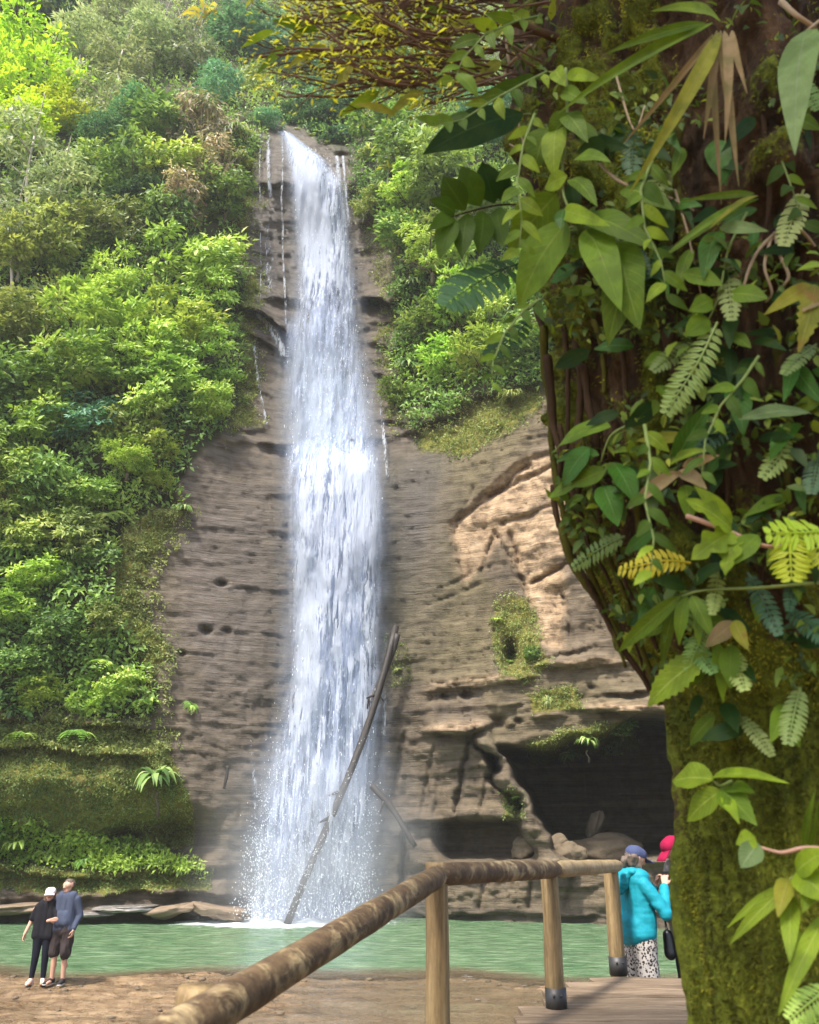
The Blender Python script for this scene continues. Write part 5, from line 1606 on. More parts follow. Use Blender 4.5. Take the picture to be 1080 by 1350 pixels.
ROOT_M = mat_simple('aerial_root', (.050, .030, .016), .95, .1, .6, 9, .9, 70, .006, (1, 1, .5))
ROOTM_M = mat_simple('mossy_root', (.07, .065, .012), .95, .1, .6, 10, .9, 80, .006)
ROOTP_M = mat_simple('pale_root', (.36, .27, .17), .8, .2, .3, 14, .5, 70, .004)
DRY_M = mat_leaf('dry_leaf', [(0, (.30, .22, .10)), (.5, (.46, .36, .17)), (1, (.58, .47, .25))], .3, .7, 0, 0)
def px_tube(name, pts, r, mat, parent, out=.03, seg=7, jit=.08, sub=5):
    """tube through photo pixels (px, py[, out]) laid on the trunk"""
    P0 = [on_trunk(p[0], p[1], p[2] if len(p) > 2 else out) for p in pts]
    Q = []
    for i in range(len(P0) - 1):
        a, b_, c_, d_ = P0[max(i - 1, 0)], P0[i], P0[i + 1], P0[min(i + 2, len(P0) - 1)]
        for k in range(sub):
            s = k / sub
            Q.append(.5 * ((2 * b_) + (c_ - a) * s + (2 * a - 5 * b_ + 4 * c_ - d_) * s * s + (-a + 3 * b_ - 3 * c_ + d_) * s ** 3))
    Q.append(P0[-1])
    r = r if hasattr(r, '__len__') else (r, r * .6)
    rs = [r[0] + (r[1] - r[0]) * i / (len(Q) - 1) for i in range(len(Q))]
    b = MB(); b.tube(Q, rs, seg, jit=jit)
    return b.build(name, mat, parent)
# ropes of bark and roots down the left edge
ROOTS = [[(716,430),(722,540),(735,640),(752,720),(790,800),(830,880)],[(738,420),(745,520),(750,620),(775,720),(812,800),(850,890)],[(724,640),(745,700),(775,765),(815,850),(862,925)],[(760,560),(775,660),(800,740),(838,830),(872,930)],
 [(726,470),(730,560),(742,630)],[(755,450),(762,540),(770,600),(766,660)],[(738,690),(760,745),(800,800),(830,850)],[(712,410),(718,470),(724,520)],[(800,640),(815,720),(840,800),(868,860)],[(900,160),(890,260),(880,340),(870,420)],[(1010,150),(1015,260),(1005,360),(1010,460)],
 [(1060,200),(1052,320),(1060,440)],[(1025,460),(1040,540),(1035,640)],[(880,430),(900,520),(895,600),(910,690)],[(820,440),(830,520),(842,600)],[(760,380),(785,440),(800,520)],[(770,480),(785,580),(790,690)],[(735,560),(752,650),(786,740)],[(750,700),(785,780),(825,850)],[(950,500),(960,600),(950,700)],[(1000,600),(1010,720),(1000,800)],[(840,620),(850,720),(880,800)]]
for k, pts in enumerate(ROOTS):
    pts = [(p[0] + random.uniform(-5, 5), p[1], random.uniform(-.012, .008)) for p in pts]
    dense = []
    for a, b_ in zip(pts, pts[1:]):
        dense += [a, tuple((x + y_) / 2 + (random.uniform(-5, 5) if q == 0 else 0) for q, (x, y_) in enumerate(zip(a, b_)))]
    px_tube('aerial_root', dense + [pts[-1]], (random.uniform(.007, .018), random.uniform(.004, .009)), ROOT_M if k % 3 else ROOTM_M, tree, .0, 8, .22, 4)
for pts, r in (
    ([(1020,310,.05),(1000,330,.08),(985,362,.09),(978,395,.07)], .006), ([(1022,310,.05),(1030,340,.08),(1040,365,.09),(1025,385,.06)], .006), ([(1020,308,.05),(1050,300,.09),(1075,325,.08)], .006),
    ([(1018,312,.05),(1008,350,.1),(1018,385,.08),(1010,398,.05)], .005), ([(778,200,.05),(815,238,.08),(870,255,.08),(915,278,.05)], .006),
    ([(700,60,.10),(672,85,.14),(662,105,.16),(640,125,.20),(600,132,.24)], .008), ([(672,85,.14),(668,60,.12),(664,10,.1)], .007), ([(690,130,.1),(684,160,.12),(690,195,.12),(672,190,.14)], .005),
    ([(810,90,.08),(835,170,.12),(850,140,.1)], .004), ([(890,250,.05),(905,300,.08),(912,330,.07),(925,390,.05)], .004), ([(1030,2,.2),(1050,20,.22),(1075,36,.22)], .010)):
    px_tube('hanging_root', pts, r, ROOTP_M, tree, .05, 6)

# crown high above the frame: shades the trunk the way the real tree does
b = MB()
for a, ln_, z0 in ((0.3, 3.2, 7.2), (1.7, 3.0, 8.0), (3.0, 3.4, 8.4), (4.3, 2.8, 7.6), (5.4, 3.0, 8.8)):
    s0 = Vector((1.25, TC, z0)); e = s0 + Vector((math.cos(a) * ln_, math.sin(a) * ln_, 1.2))
    b = MB(); b.tube([s0, (s0 + e) / 2 + Vector((0, 0, .4)), e], [.2, .13, .05], 8)
    b.build('limb', TRUNK_M, tree)
C, d, k = crown_points(2500, 46, (3.2, 2.9, 1.4), .75, .6, .3)
C = C * np.array([.95, .85, 1]) + np.array([.25, .9, 9.3])
ok = (C[:, 2] > 7.9) & (C[:, 2] - CZ > 1.55 * C[:, 1])
C, d = C[ok], d[ok]
ln = rng.uniform(.16, .34, len(C))
V, Fq, va = leaf_cloud(C, d + .8 * unit(len(C)) + np.array([0, 0, -.3]), np.array([0, 0, 1.]) + .5 * unit(len(C)), ln, ln * .5, .1, .15, rng.uniform(0, 1, len(C)))
link('crown', mesh_np('crown', V, Fq, L_MID, False, {'var': va}), tree)

# ------------------------------------------------------------------ plants growing on the trunk: every large leaf is its own part
def mat_blade(name, c0, c1, vein, trans=.35, rough=.38, spot=None):
    t = NT(name)
    uv = t.n('ShaderNodeUVMap').outputs[0]
    s = t.n('ShaderNodeSeparateXYZ'); t.l(uv, s.inputs[0])
    u = t.math('ABSOLUTE', s.outputs[0]); v_ = s.outputs[1]
    n = t.noise(t.coord(), 22, 4, .6)
    c = t.mix(n, c0, c1)
    oi = t.n('ShaderNodeObjectInfo').outputs['Random']
    hs = t.n('ShaderNodeHueSaturation'); m = t.math('MULTIPLY_ADD', oi, .5); m.node.inputs[2].default_value = .75
    t.l(m, hs.inputs['Value']); t.l(c, hs.inputs['Color']); c = hs.outputs[0]
    mid = t.ramp(u, [(0.0, 1.0), (.045, .8), (.075, 0.0)])
    sv = t.math('FRACT', t.math('SUBTRACT', t.math('MULTIPLY', v_, 9.0), t.math('MULTIPLY', u, 2.2)))
    sv = t.ramp(t.math('ABSOLUTE', t.math('SUBTRACT', sv, .5)), [(0.0, .55), (.10, 0.0)])
    vf = t.math('MAXIMUM', mid, sv)
    c = t.mix(vf, c, vein)
    bl = t.noise(t.coord(), 60, 5, .75)
    c = t.mix(t.ramp(bl, [(.60, 0.0), (.70, .65)]), c, (.12, .075, .02))
    c = t.mix(t.ramp(t.noise(t.coord(), 14, 3), [(.35, .45), (.6, 0.0)]), c, (.05, .09, .006))
    if spot:
        c = t.mix(t.ramp(t.noise(t.coord(), 9, 4, .7), [(.58, 0), (.68, .85)]), c, spot)
    bs = t.bsdf(c, rough + .17, .22, t.bump(t.math('ADD', vf, t.math('MULTIPLY', n, .4)), .35, .004))
    tr = t.n('ShaderNodeBsdfTranslucent')
    t.l(t.mix(1.0, c, (1, 1, .5), 'MULTIPLY'), tr.inputs[0])
    mx = t.n('ShaderNodeMixShader'); mx.inputs[0].default_value = trans
    t.l(bs, mx.inputs[1]); t.l(tr.outputs[0], mx.inputs[2])
    return t.done(mx.outputs[0])
B_MID = mat_blade('blade_green', (.085, .165, .007), (.185, .29, .014), (.23, .33, .04))
B_LIME = mat_blade('blade_lime', (.21, .33, .012), (.36, .48, .03), (.40, .50, .08), .45)
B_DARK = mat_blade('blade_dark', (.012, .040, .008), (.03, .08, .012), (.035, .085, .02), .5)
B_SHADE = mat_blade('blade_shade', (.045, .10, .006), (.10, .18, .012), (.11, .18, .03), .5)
B_PALE = mat_blade('blade_pale', (.14, .22, .07), (.22, .31, .11), (.28, .36, .17))
B_YEL = mat_blade('blade_yellow', (.26, .27, .02), (.38, .36, .04), (.42, .38, .09), .4, .45, (.30, .16, .04))
B_DRY = mat_blade('blade_dry', (.22, .15, .07), (.34, .24, .12), (.32, .22, .12), .25, .7)
B_EMER = mat_blade('blade_emerald', (.035, .12, .012), (.075, .20, .02), (.12, .26, .05), .35, .28)
LEAVES = {}
def blade(p0, p1, w, mat, parent, lift=.06, fold=.18, droop=.10, shape=.75, serr=0.0, name='leaf', face=None, lobes=0):
    """leaf blade from p0 to p1 with midrib fold, arch and a pointed tip; w is the full width in metres"""
    p0, p1 = Vector(p0), Vector(p1)
    d = p1 - p0; L = d.length; dn = d.normalized()
    view = (Vector((0, 0, CZ)) - p0).normalized() if face is None else Vector(face).normalized()
    nrm = (view + Vector((0, 0, .35)) + Vector((random.uniform(-.3, .3), 0, random.uniform(-.2, .3))))
    nrm = (nrm - dn * nrm.dot(dn)).normalized()
    side = dn.cross(nrm).normalized()
    n = 22 if (serr or lobes) else 12
    vs, uvs, fs = [], [], []
    cr = (-1, -.5, 0, .5, 1)
    for k in range(n + 1):
        s = k / n
        hw = .5 * w * (math.sin(math.pi * min(1, s ** shape)) ** .85 if 0 < s < 1 else 0)
        hw = max(hw, .0012)
        if serr: hw *= 1 + serr * (1 if k % 2 else -1)
        if lobes: hw *= .35 + .65 * abs(math.sin(math.pi * lobes * s)) ** .6
        c = p0 + d * s + nrm * (lift * L * math.sin(math.pi * s) - droop * L * s * s)
        wavy = .03 * w * math.sin(s * 14 + hash(round(L, 4)) % 7)
        for u in cr:
            vs.append(c + side * (hw * u) + nrm * (fold * hw * abs(u) * 1.0 - .25 * fold * hw * u * u + wavy * abs(u)))
            uvs.append((u, s))
    m = len(cr)
    for k in range(n):
        for j in range(m - 1):
            fs.append((k * m + j, k * m + j + 1, (k + 1) * m + j + 1, (k + 1) * m + j))
    me = bpy.data.meshes.new(name)
    me.from_pydata([tuple(v) for v in vs], [], fs)
    ul = me.uv_layers.new(name='UVMap')
    li = np.empty(len(me.loops), np.int32); me.loops.foreach_get('vertex_index', li)
    ul.data.foreach_set('uv', np.array(uvs, np.float32)[li].ravel())
    me.polygons.foreach_set('use_smooth', [True] * len(me.polygons))
    me.materials.append(mat); me.update()
    return link(name, me, parent)
def fern_frond(pts, w, mat, parent, n=16, name='frond'):
    """pinnate frond along 3D points; w is the leaflet length at the middle"""
    pts = [Vector(p) for p in pts]
    b = MB()
    def P(s):
        x = s * (len(pts) - 1); i = min(int(x), len(pts) - 2)
        return pts[i].lerp(pts[i + 1], x - i)
    b.tube([P(k / 8) for k in range(9)], [.004 - .003 * k / 8 for k in range(9)], 5)
    for k in range(1, n + 1):
        s = k / (n + .5)
        c = P(s); dn = (P(min(1, s + .03)) - P(max(0, s - .03))).normalized()
        view = (Vector((0, 0, CZ)) - c).normalized()
        nr = (view + Vector((0, -.1, .4))); nr = (nr - dn * nr.dot(dn)).normalized()
        sd = dn.cross(nr).normalized()
        l = w * (math.sin(math.pi * (.12 + .80 * s)) ** .8)
        ww = (pts[-1] - pts[0]).length / n * .46
        for q in (-1, 1):
            ax = (sd * q + dn * .45 - nr * random.uniform(0, .25)).normalized()
            bx = ax.cross(nr).normalized()
            b.add([c, c + ax * l * .35 + bx * ww, c + ax * l * .8 + bx * ww * .6, c + ax * l - nr * l * .12, c + ax * l * .8 - bx * ww * .6, c + ax * l * .35 - bx * ww], [(0, 1, 2, 3), (0, 3, 4, 5)])
    me = b.mesh(name, mat, False)
    a = me.attributes.new('var', 'FLOAT', 'POINT'); a.data.foreach_set('value', np.full(len(me.vertices), random.uniform(.3, .9), np.float32))
    return link(name, me, parent)
PG = 'plants growing on the mossy trunk'
def plant(name, label, cat, root, leaves=(), stems=(), fronds=()):
    """leaves: (px0,py0,out0, px1,py1,out1, width_px, material, kwargs)"""
    r = thing(name, label, cat, (0, 0, 0), PG)
    for l in leaves:
        p0, p1 = on_trunk(l[0], l[1], l[2]), on_trunk(l[3], l[4], l[5])
        w = l[6] * depth_of(l[4], p1.y) / FPX
        blade(p0, p1, w, l[7], r, **(l[8] if len(l) > 8 else {}))
    for s in stems:
        px_tube('stem', s[0], s[1], s[2], r, .04, 6, .04)
    for f in fronds:
        P_ = [on_trunk(*q) for q in f[0]]
        fern_frond(P_, f[1] * depth_of(f[0][0][1], P_[0].y) / FPX, f[2], r, *(f[3:4]))
    return r
ST_G = mat_simple('green_stem', (.16, .21, .05), .6, .3, .3, 20, .2)
ST_P = mat_simple('pinkish_stem', (.42, .24, .16), .6, .3, .25, 20, .2)

plant('climber', 'broad leaved climber with a cluster of big glossy green leaves at the trunk edge', 'climbing plant', 0, [
    (748,292,.22, 678,402,.34, 66, B_MID), (776,300,.20, 816,396,.28, 50, B_MID), (815,318,.16, 838,425,.22, 62, B_MID), (838,330,.14, 800,440,.24, 54, B_MID, {'droop': .2}),
    (735,255,.22, 668,330,.32, 52, B_MID), (722,168,.20, 703,222,.28, 44, B_MID), (735,165,.20, 728,228,.28, 36, B_LIME), (752,150,.18, 724,182,.24, 34, B_MID),
    (745,150,.18, 772,178,.24, 30, B_MID), (748,232,.22, 716,248,.28, 26, B_LIME), (752,236,.22, 786,262,.28, 26, B_MID), (742,278,.24, 792,292,.32, 26, B_LIME), (745,275,.24, 738,298,.32, 22, B_EMER),
    (757,210,.2, 800,205,.26, 24, B_MID), (770,285,.2, 862,318,.24, 40, B_MID), (732,92,.2, 742,108,.26, 22, B_LIME), (748,98,.2, 788,102,.26, 18, B_LIME), (820,250,.12, 886,268,.18, 36, B_MID), (700,260,.26, 684,300,.3, 30, B_LIME),
    (742,120,.2, 770,132,.24, 22, B_MID), (800,190,.14, 760,200,.2, 26, B_DARK)],
    [([(746,90,.18),(748,150,.18),(742,210,.2),(748,270,.22),(800,310,.17),(845,330,.12)], .006, ST_G), ([(690,210,.2),(720,205,.2),(745,215,.2)], .004, ST_P)])
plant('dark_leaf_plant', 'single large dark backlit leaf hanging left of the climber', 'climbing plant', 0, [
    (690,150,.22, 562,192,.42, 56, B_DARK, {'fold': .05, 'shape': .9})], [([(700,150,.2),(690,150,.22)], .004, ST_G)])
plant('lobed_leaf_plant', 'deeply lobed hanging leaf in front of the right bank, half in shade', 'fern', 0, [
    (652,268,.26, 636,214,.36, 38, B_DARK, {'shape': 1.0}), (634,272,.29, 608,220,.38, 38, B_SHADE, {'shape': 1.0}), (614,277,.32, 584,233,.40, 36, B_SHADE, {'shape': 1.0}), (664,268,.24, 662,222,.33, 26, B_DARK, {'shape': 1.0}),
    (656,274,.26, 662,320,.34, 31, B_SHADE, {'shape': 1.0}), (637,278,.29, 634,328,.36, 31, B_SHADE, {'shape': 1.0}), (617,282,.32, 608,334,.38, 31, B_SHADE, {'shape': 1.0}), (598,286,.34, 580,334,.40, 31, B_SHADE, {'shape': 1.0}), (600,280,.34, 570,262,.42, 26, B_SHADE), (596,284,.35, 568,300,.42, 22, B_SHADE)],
    [([(692,270,.2),(660,270,.25),(630,276,.3),(592,287,.36)], .004, ROOT_M)])
plant('fern', 'dark ragged fern frond pointing left below the lobed leaves', 'fern', 0, [], [], [([(690,345,.12),(650,360,.26),(615,382,.36),(588,402,.42)], 34, L_DARK, 11), ([(700,420,.06),(670,450,.16),(640,470,.22)], 18, L_DARK, 10)])
plant('bromeliad', 'bromeliad with long arching strap leaves, several of them dry and hanging', 'bromeliad', 0, [
    (950,42,.16, 845,232,.34, 22, B_YEL, {'fold': .5, 'lift': .1}), (950,40,.16, 972,222,.26, 13, B_DRY, {'fold': .5}), (945,40,.16, 932,165,.24, 12, B_DRY, {'fold': .5}), (955,40,.16, 962,165,.28, 14, B_DRY, {'fold': .4}), (940,45,.16, 948,250,.2, 9, B_DRY, {'fold': .5}),
    (940,30,.16, 735,140,.34, 15, B_MID, {'fold': .5, 'lift': .08}), (950,28,.18, 872,2,.40, 20, B_LIME, {'fold': .4}), (965,40,.16, 980,110,.26, 10, B_DRY, {'fold': .5}), (940,45,.15, 832,180,.22, 9, B_DRY, {'fold': .5}), (930,30,.16, 800,65,.30, 14, B_MID, {'fold': .5})])
plant('hanging_leaf', 'one large pale green pointed leaf hanging at the top of the trunk', 'climbing plant', 0, [(1064,40,.25, 1042,182,.34, 54, B_PALE, {'shape': .65})], [([(1090,20,.24),(1064,40,.25)], .005, ROOTP_M)])
plant('round_leaf_climber', 'climber with small rounded leaves on the middle of the trunk', 'climbing plant', 0, [
    (940,395,.10, 912,408,.16, 26, B_MID, {'shape': .95}), (960,388,.10, 1010,390,.16, 30, B_MID, {'shape': .95}), (935,420,.10, 905,440,.15, 30, B_MID, {'shape': .95}), (950,300,.12, 1010,302,.18, 18, B_PALE), (955,440,.08, 990,455,.12, 24, B_MID, {'shape': .95}),
    (900,360,.1, 950,372,.15, 26, B_MID, {'shape': .95}), (960,370,.08, 930,355,.13, 22, B_DARK), (880,470,.07, 850,480,.12, 24, B_MID)], [([(985,280,.08),(960,330,.1),(948,390,.1),(930,430,.08)], .004, ST_G)])
plant('yellowing_leaf', 'withered yellow and tan leaf hanging by the pale roots', 'climbing plant', 0, [(1075,375,.14, 1058,455,.22, 34, B_YEL, {'serr': .15}), (1070,375,.14, 1012,410,.18, 22, B_YEL), (1085,395,.14, 1060,405,.2, 30, B_DRY)])
plant('lime_leaf', 'small shiny lime leaf beside the pale root tangle', 'climbing plant', 0, [(1090,352,.16, 1056,350,.24, 14, B_LIME), (1085,340,.16, 1066,330,.2, 12, B_LIME)])
plant('strap_plant', 'thin grassy green blades pointing left beneath the round leaves', 'bromeliad', 0, [(1000,262,.10, 878,326,.24, 13, B_MID, {'fold': .5}), (995,255,.10, 905,262,.22, 10, B_MID, {'fold': .5}), (985,270,.1, 860,345,.22, 8, B_MID, {'fold': .5}), (1000,258,.1, 940,290,.2, 9, B_YEL, {'fold': .5})])
plant('fern', 'hanging mid green fern frond with toothed edge in the shade', 'fern', 0, [], [], [([(946,425,.10),(925,470,.13),(900,510,.15),(878,545,.15)], 26, L_MID, 15), ([(1030,560,.06),(1030,600,.1),(1005,630,.12)], 18, L_MID, 12)])
plant('pointed_leaf', 'olive pointed leaf lying level against the dark hollow', 'climbing plant', 0, [(1070,545,.10, 978,545,.18, 26, B_PALE, {'shape': 1.1}), (1050,540,.08, 1090,520,.12, 20, B_MID)])
plant('emerald_leaf', 'upright glossy emerald leaf above the dry leaf', 'climbing plant', 0, [(890,608,.14, 938,528,.22, 30, B_EMER, {'fold': .5}), (884,612,.14, 930,590,.2, 18, B_LIME, {'fold': .5})])
plant('dry_leaf', 'curled pinkish tan dry leaf in the middle of the trunk', 'dead leaf', 0, [(898,622,.14, 828,668,.22, 20, B_DRY, {'fold': .7}), (895,620,.12, 930,640,.18, 22, B_DRY), (900,615,.12, 945,600,.16, 16, B_DRY), (905,575,.1, 840,580,.16, 16, B_YEL)])
plant('edge_climber', 'bright green pointed leaves sprouting from the left edge of the trunk', 'climbing plant', 0, [
    (805,562,.10, 722,588,.22, 40, B_MID, {'shape': .8}), (778,590,.14, 738,640,.24, 34, B_EMER), (790,600,.12, 728,603,.22, 22, B_EMER), (800,620,.10, 750,640,.2, 26, B_MID), (808,610,.10, 840,660,.16, 36, B_EMER), (795,640,.10, 815,690,.16, 38, B_EMER),
    (760,640,.08, 720,655,.16, 18, B_MID), (770,655,.08, 740,672,.14, 16, B_MID)], [([(830,560,.06),(805,575,.1),(792,610,.1)], .004, ST_G)])
plant('lime_climber', 'pale lime ragged leaves on a pinkish stem in the middle of the trunk', 'climbing plant', 0, [
    (965,700,.14, 908,655,.24, 40, B_LIME, {'lobes': 3}), (968,700,.14, 912,735,.24, 44, B_LIME, {'lobes': 3}), (965,690,.14, 918,640,.2, 22, B_LIME), (970,705,.14, 955,755,.22, 34, B_LIME, {'lobes': 3}), (1000,705,.14, 960,745,.2, 30, B_MID)],
    [([(905,680,.14),(960,700,.14),(1010,720,.14),(1080,715,.10)], .007, ST_P)])
plant('fern', 'small lime fern with stubby fronds at the right end of the pinkish stem', 'fern', 0, [], [], [([(1090,700,.14),(1060,702,.18),(1010,704,.2)], 30, L_LIME, 8), ([(1042,690,.16),(1042,730,.2),(1044,765,.22)], 30, L_LIME, 8), ([(1070,700,.15),(1090,745,.18)], 24, L_LIME, 6)])
plant('toothed_fern', 'yellowish toothed fern frond lying level below the lime leaves', 'fern', 0, [], [], [([(910,742,.10),(880,738,.16),(845,745,.2),(815,752,.22)], 22, L_YELL, 12), ([(960,790,.08),(930,800,.12),(905,830,.14)], 16, L_MID, 9)])
plant('long_leaf_plant', 'narrow green leaves fanning out from a long thin stem across the trunk', 'climbing plant', 0, [
    (898,785,.12, 810,862,.26, 22, B_MID, {'fold': .4}), (905,785,.12, 893,850,.2, 20, B_MID), (912,785,.12, 940,840,.18, 22, B_MID), (905,775,.12, 860,762,.2, 22, B_DARK), (915,770,.1, 955,740,.16, 24, B_DARK), (925,790,.1, 920,850,.18, 16, B_MID), (890,800,.1, 870,880,.18, 16, B_MID)],
    [([(1085,768,.12),(1000,775,.14),(930,778,.12),(900,786,.12)], .005, ST_G)])
plant('bright_leaf_plant', 'broad bright yellow green leaf low on the left edge of the trunk', 'climbing plant', 0, [(935,862,.10, 848,928,.28, 44, B_LIME, {'serr': .10, 'shape': .85}), (930,875,.08, 905,905,.16, 20, B_MID)])
plant('withered_leaf', 'small tan withered leaf with a green shoot above the bark', 'dead leaf', 0, [(970,820,.12, 930,852,.2, 24, B_DRY), (968,818,.12, 985,855,.18, 20, B_YEL), (965,850,.08, 962,905,.16, 30, B_MID, {'serr': .12}), (945,845,.08, 955,925,.14, 20, B_MID)])
plant('leaf_rosette', 'rosette of five bright lime leaves on the lower trunk', 'climbing plant', 0, [
    (942,1028,.16, 884,1026,.26, 42, B_LIME, {'shape': .9, 'fold': .35}), (938,1026,.16, 1030,1022,.24, 20, B_LIME, {'fold': .5}), (952,1042,.16, 902,1082,.26, 34, B_LIME), (950,1040,.16, 994,1082,.22, 38, B_MID), (955,1045,.16, 972,1080,.24, 18, B_LIME), (960,1040,.14, 990,1040,.2, 24, B_MID)],
    [([(965,1030,.06),(950,1036,.14),(942,1030,.16)], .005, ST_G)])
plant('single_leaf_vine', 'small cupped lime leaf at the tip of a bare pinkish vine', 'climbing plant', 0, [(1000,1112,.18, 978,1142,.26, 32, B_PALE, {'shape': .9}), (996,1104,.18, 972,1112,.24, 26, B_LIME)],
    [([(1090,1120,.14),(1060,1118,.17),(1030,1124,.18),(1000,1116,.18)], .006, ST_P)])
plant('arching_plant', 'drooping strap leaves in lime and yellow at the lower right', 'bromeliad', 0, [
    (1048,1160,.14, 960,1242,.28, 20, B_LIME, {'fold': .4}), (1030,1168,.15, 958,1220,.26, 12, B_LIME, {'fold': .4}), (1040,1158,.15, 1026,1204,.24, 26, B_YEL, {'fold': .4}), (1044,1180,.14, 1040,1262,.26, 26, B_LIME), (1090,1205,.14, 1026,1332,.30, 26, B_LIME, {'fold': .35}),
    (1050,1150,.16, 1100,1190,.22, 46, B_LIME), (1050,1150,.16, 1090,1120,.22, 34, B_LIME), (1075,1150,.14, 1060,1200,.22, 26, B_LIME), (1060,1230,.1, 1040,1255,.16, 18, B_LIME)], [([(1095,1150,.12),(1060,1150,.15),(1035,1165,.15)], .005, ST_G)])
plant('fern', 'soft green fern at the bottom of the trunk', 'fern', 0, [], [], [([(1095,1300,.08),(1070,1320,.14),(1040,1345,.16)], 26, L_BRIGHT, 12), ([(1095,1320,.08),(1080,1350,.14),(1050,1385,.18)], 26, L_BRIGHT, 12), ([(1090,1330,.08),(1095,1360,.14),(1100,1390,.16)], 26, L_BRIGHT, 10)])
plant('grass_blade', 'single upright green blade on the lower right of the trunk', 'climbing plant', 0, [(1060,1118,.06, 1072,1045,.14, 10, B_MID, {'fold': .4}), (1066,1120,.06, 1080,1060,.12, 8, B_MID)])

# smaller shade leaves crowding the hollows of the upper trunk
fill = []
for k in range(120):
    py = random.uniform(150, 960)
    px = random.uniform(np.interp(py, [p[1] for p in SIL[::-1]], [p[0] for p in SIL[::-1]]) + 55, 1085)
    if py > 850 and random.random() < .5: continue
    fill.append((px, py))
shade = thing('trunk_climber', 'many small shaded leaves creeping all over the upper trunk', 'climbing plant', (0, 0, 0), PG)
for px, py in fill:
    a = random.uniform(-.2, 3.4); l = random.uniform(26, 62)
    p0 = on_trunk(px, py, .05); p1 = on_trunk(px + math.cos(a) * l, py + math.sin(a) * l, random.uniform(.08, .16))
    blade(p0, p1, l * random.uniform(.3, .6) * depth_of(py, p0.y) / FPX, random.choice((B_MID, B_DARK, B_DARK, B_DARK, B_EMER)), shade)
fsh = thing('trunk_fern', 'small shaded ferns scattered over the upper trunk', 'fern', (0, 0, 0), PG)
for k in range(20):
    py = random.uniform(60, 1000); px = random.uniform(np.interp(py, [p[1] for p in SIL[::-1]], [p[0] for p in SIL[::-1]]) + 70, 1085)
    a = random.uniform(.3, 2.8); l = random.uniform(40, 85)
    q = [on_trunk(px + math.cos(a) * l * s, py + math.sin(a) * l * s + 14 * s * s, .04 + .12 * s) for s in (0, .35, .7, 1)]
    fern_frond(q, random.uniform(12, 20) * depth_of(py, q[0].y) / FPX, random.choice((L_MID, L_DARK, L_OLIVE)), fsh, 12)

def small_leaves(name, C, Dv, N, ln, wd, var, mat, parent):
    Dv = Dv / np.linalg.norm(Dv, axis=1, keepdims=True)
    S = np.cross(Dv, N); S /= np.linalg.norm(S, axis=1, keepdims=True) + 1e-9
    N2 = np.cross(S, Dv)
    l, w = ln[:, None], wd[:, None]
    V = np.stack([C, C + Dv * l * .28 + S * w * .42 + N2 * w * .10, C + Dv * l * .62 + S * w * .38 + N2 * w * .06, C + Dv * l - N2 * l * .16, C + Dv * l * .62 - S * w * .38 + N2 * w * .06, C + Dv * l * .28 - S * w * .42 + N2 * w * .10, C + Dv * l * .5 - N2 * w * .05], 1).reshape(-1, 3)
    f = np.array([(0, 6, 1), (1, 6, 2), (2, 6, 3), (0, 5, 6), (5, 4, 6), (4, 3, 6)])
    Fq = (f[None] + 7 * np.arange(len(C))[:, None, None]).reshape(-1, 3)
    o = link(name, mesh_np(name, V, Fq, mat, True, {'var': np.repeat(var, 7)}), parent)
    o['kind'] = 'stuff'
    return o
L_CREEP = mat_leaf('creeper_leaf', [(0, (.014, .030, .004)), (.5, (.048, .090, .006)), (.8, (.11, .165, .009)), (1, (.22, .27, .015))], .4, .55, 0, 0)
n = 3400
C, Dv, Nn_, sz = [], [], [], []
for k in range(n):
    py = random.uniform(-60, 930); e = np.interp(py, [p[1] for p in SIL[::-1]], [p[0] for p in SIL[::-1]])
    px = e + 6 + (1100 - e) * random.random() ** 1.25
    cl = float(vnoise(np.array([[px / 70, py / 70, 3.3]]), 400)[0])
    if cl < -.12 or (py > 700 and random.random() < (py - 700) / 260): continue
    p = on_trunk(px, py, random.uniform(.0, .11))
    out = Vector((0, 0, CZ)) - p; out.z = 0; out.normalize()
    a = random.uniform(0, 6.28)
    C.append(p); Dv.append((out.x * .5 + math.cos(a) * .8, out.y * .5, math.sin(a) * .8 - .45)); Nn_.append((out.x + random.gauss(0, .4), out.y + random.gauss(0, .4), .6 + random.gauss(0, .4)))
    sz.append(random.uniform(.018, .052) * (1 if random.random() < .8 else 1.5))
C, Dv, Nn_, sz = np.array(C), np.array(Dv), np.array(Nn_), np.array(sz)
creeper = thing('creeper', 'mat of tiny creeping leaves and rootlets covering the upper trunk', 'climbing plant', (0, 0, 0), PG)
small_leaves('small_leaves', C, Dv, Nn_, sz, sz * rng.uniform(.35, .6, len(sz)), np.clip(rng.beta(1.6, 2.2, len(sz)), 0, 1), L_CREEP, creeper)
# leafy sprays breaking the trunk's left outline, up high
def spray(label, pts, Y0, Y1, n, lsz, mats):
    r = thing('leafy_spray', label, 'climbing plant', (0, 0, 0), PG)
    P_ = [at(p[0], p[1], Y0 + (Y1 - Y0) * i / (len(pts) - 1)) for i, p in enumerate(pts)]
    b = MB(); b.tube(P_, [.005 - .0038 * i / (len(P_) - 1) for i in range(len(P_))], 6); b.build('stem', ST_G, r)
    for k in range(n):
        x = (k + .6) / n * (len(P_) - 1); i = min(int(x), len(P_) - 2)
        p = P_[i].lerp(P_[i + 1], x - i); d = (P_[i + 1] - P_[i]).normalized()
        sd = d.cross(Vector((0, -1, .2))).normalized() * (1 if k % 2 else -1)
        l = lsz * random.uniform(.7, 1.25) / FPX * depth_of(pts[i][1], p.y)
        q = p + (d * .6 + sd * .75 + Vector((0, random.uniform(-.4, .1), -.25))).normalized() * l
        blade(p, q, l * random.uniform(.32, .46), random.choice(mats), r)
SPR = (B_LIME, B_MID, B_MID, B_LIME)
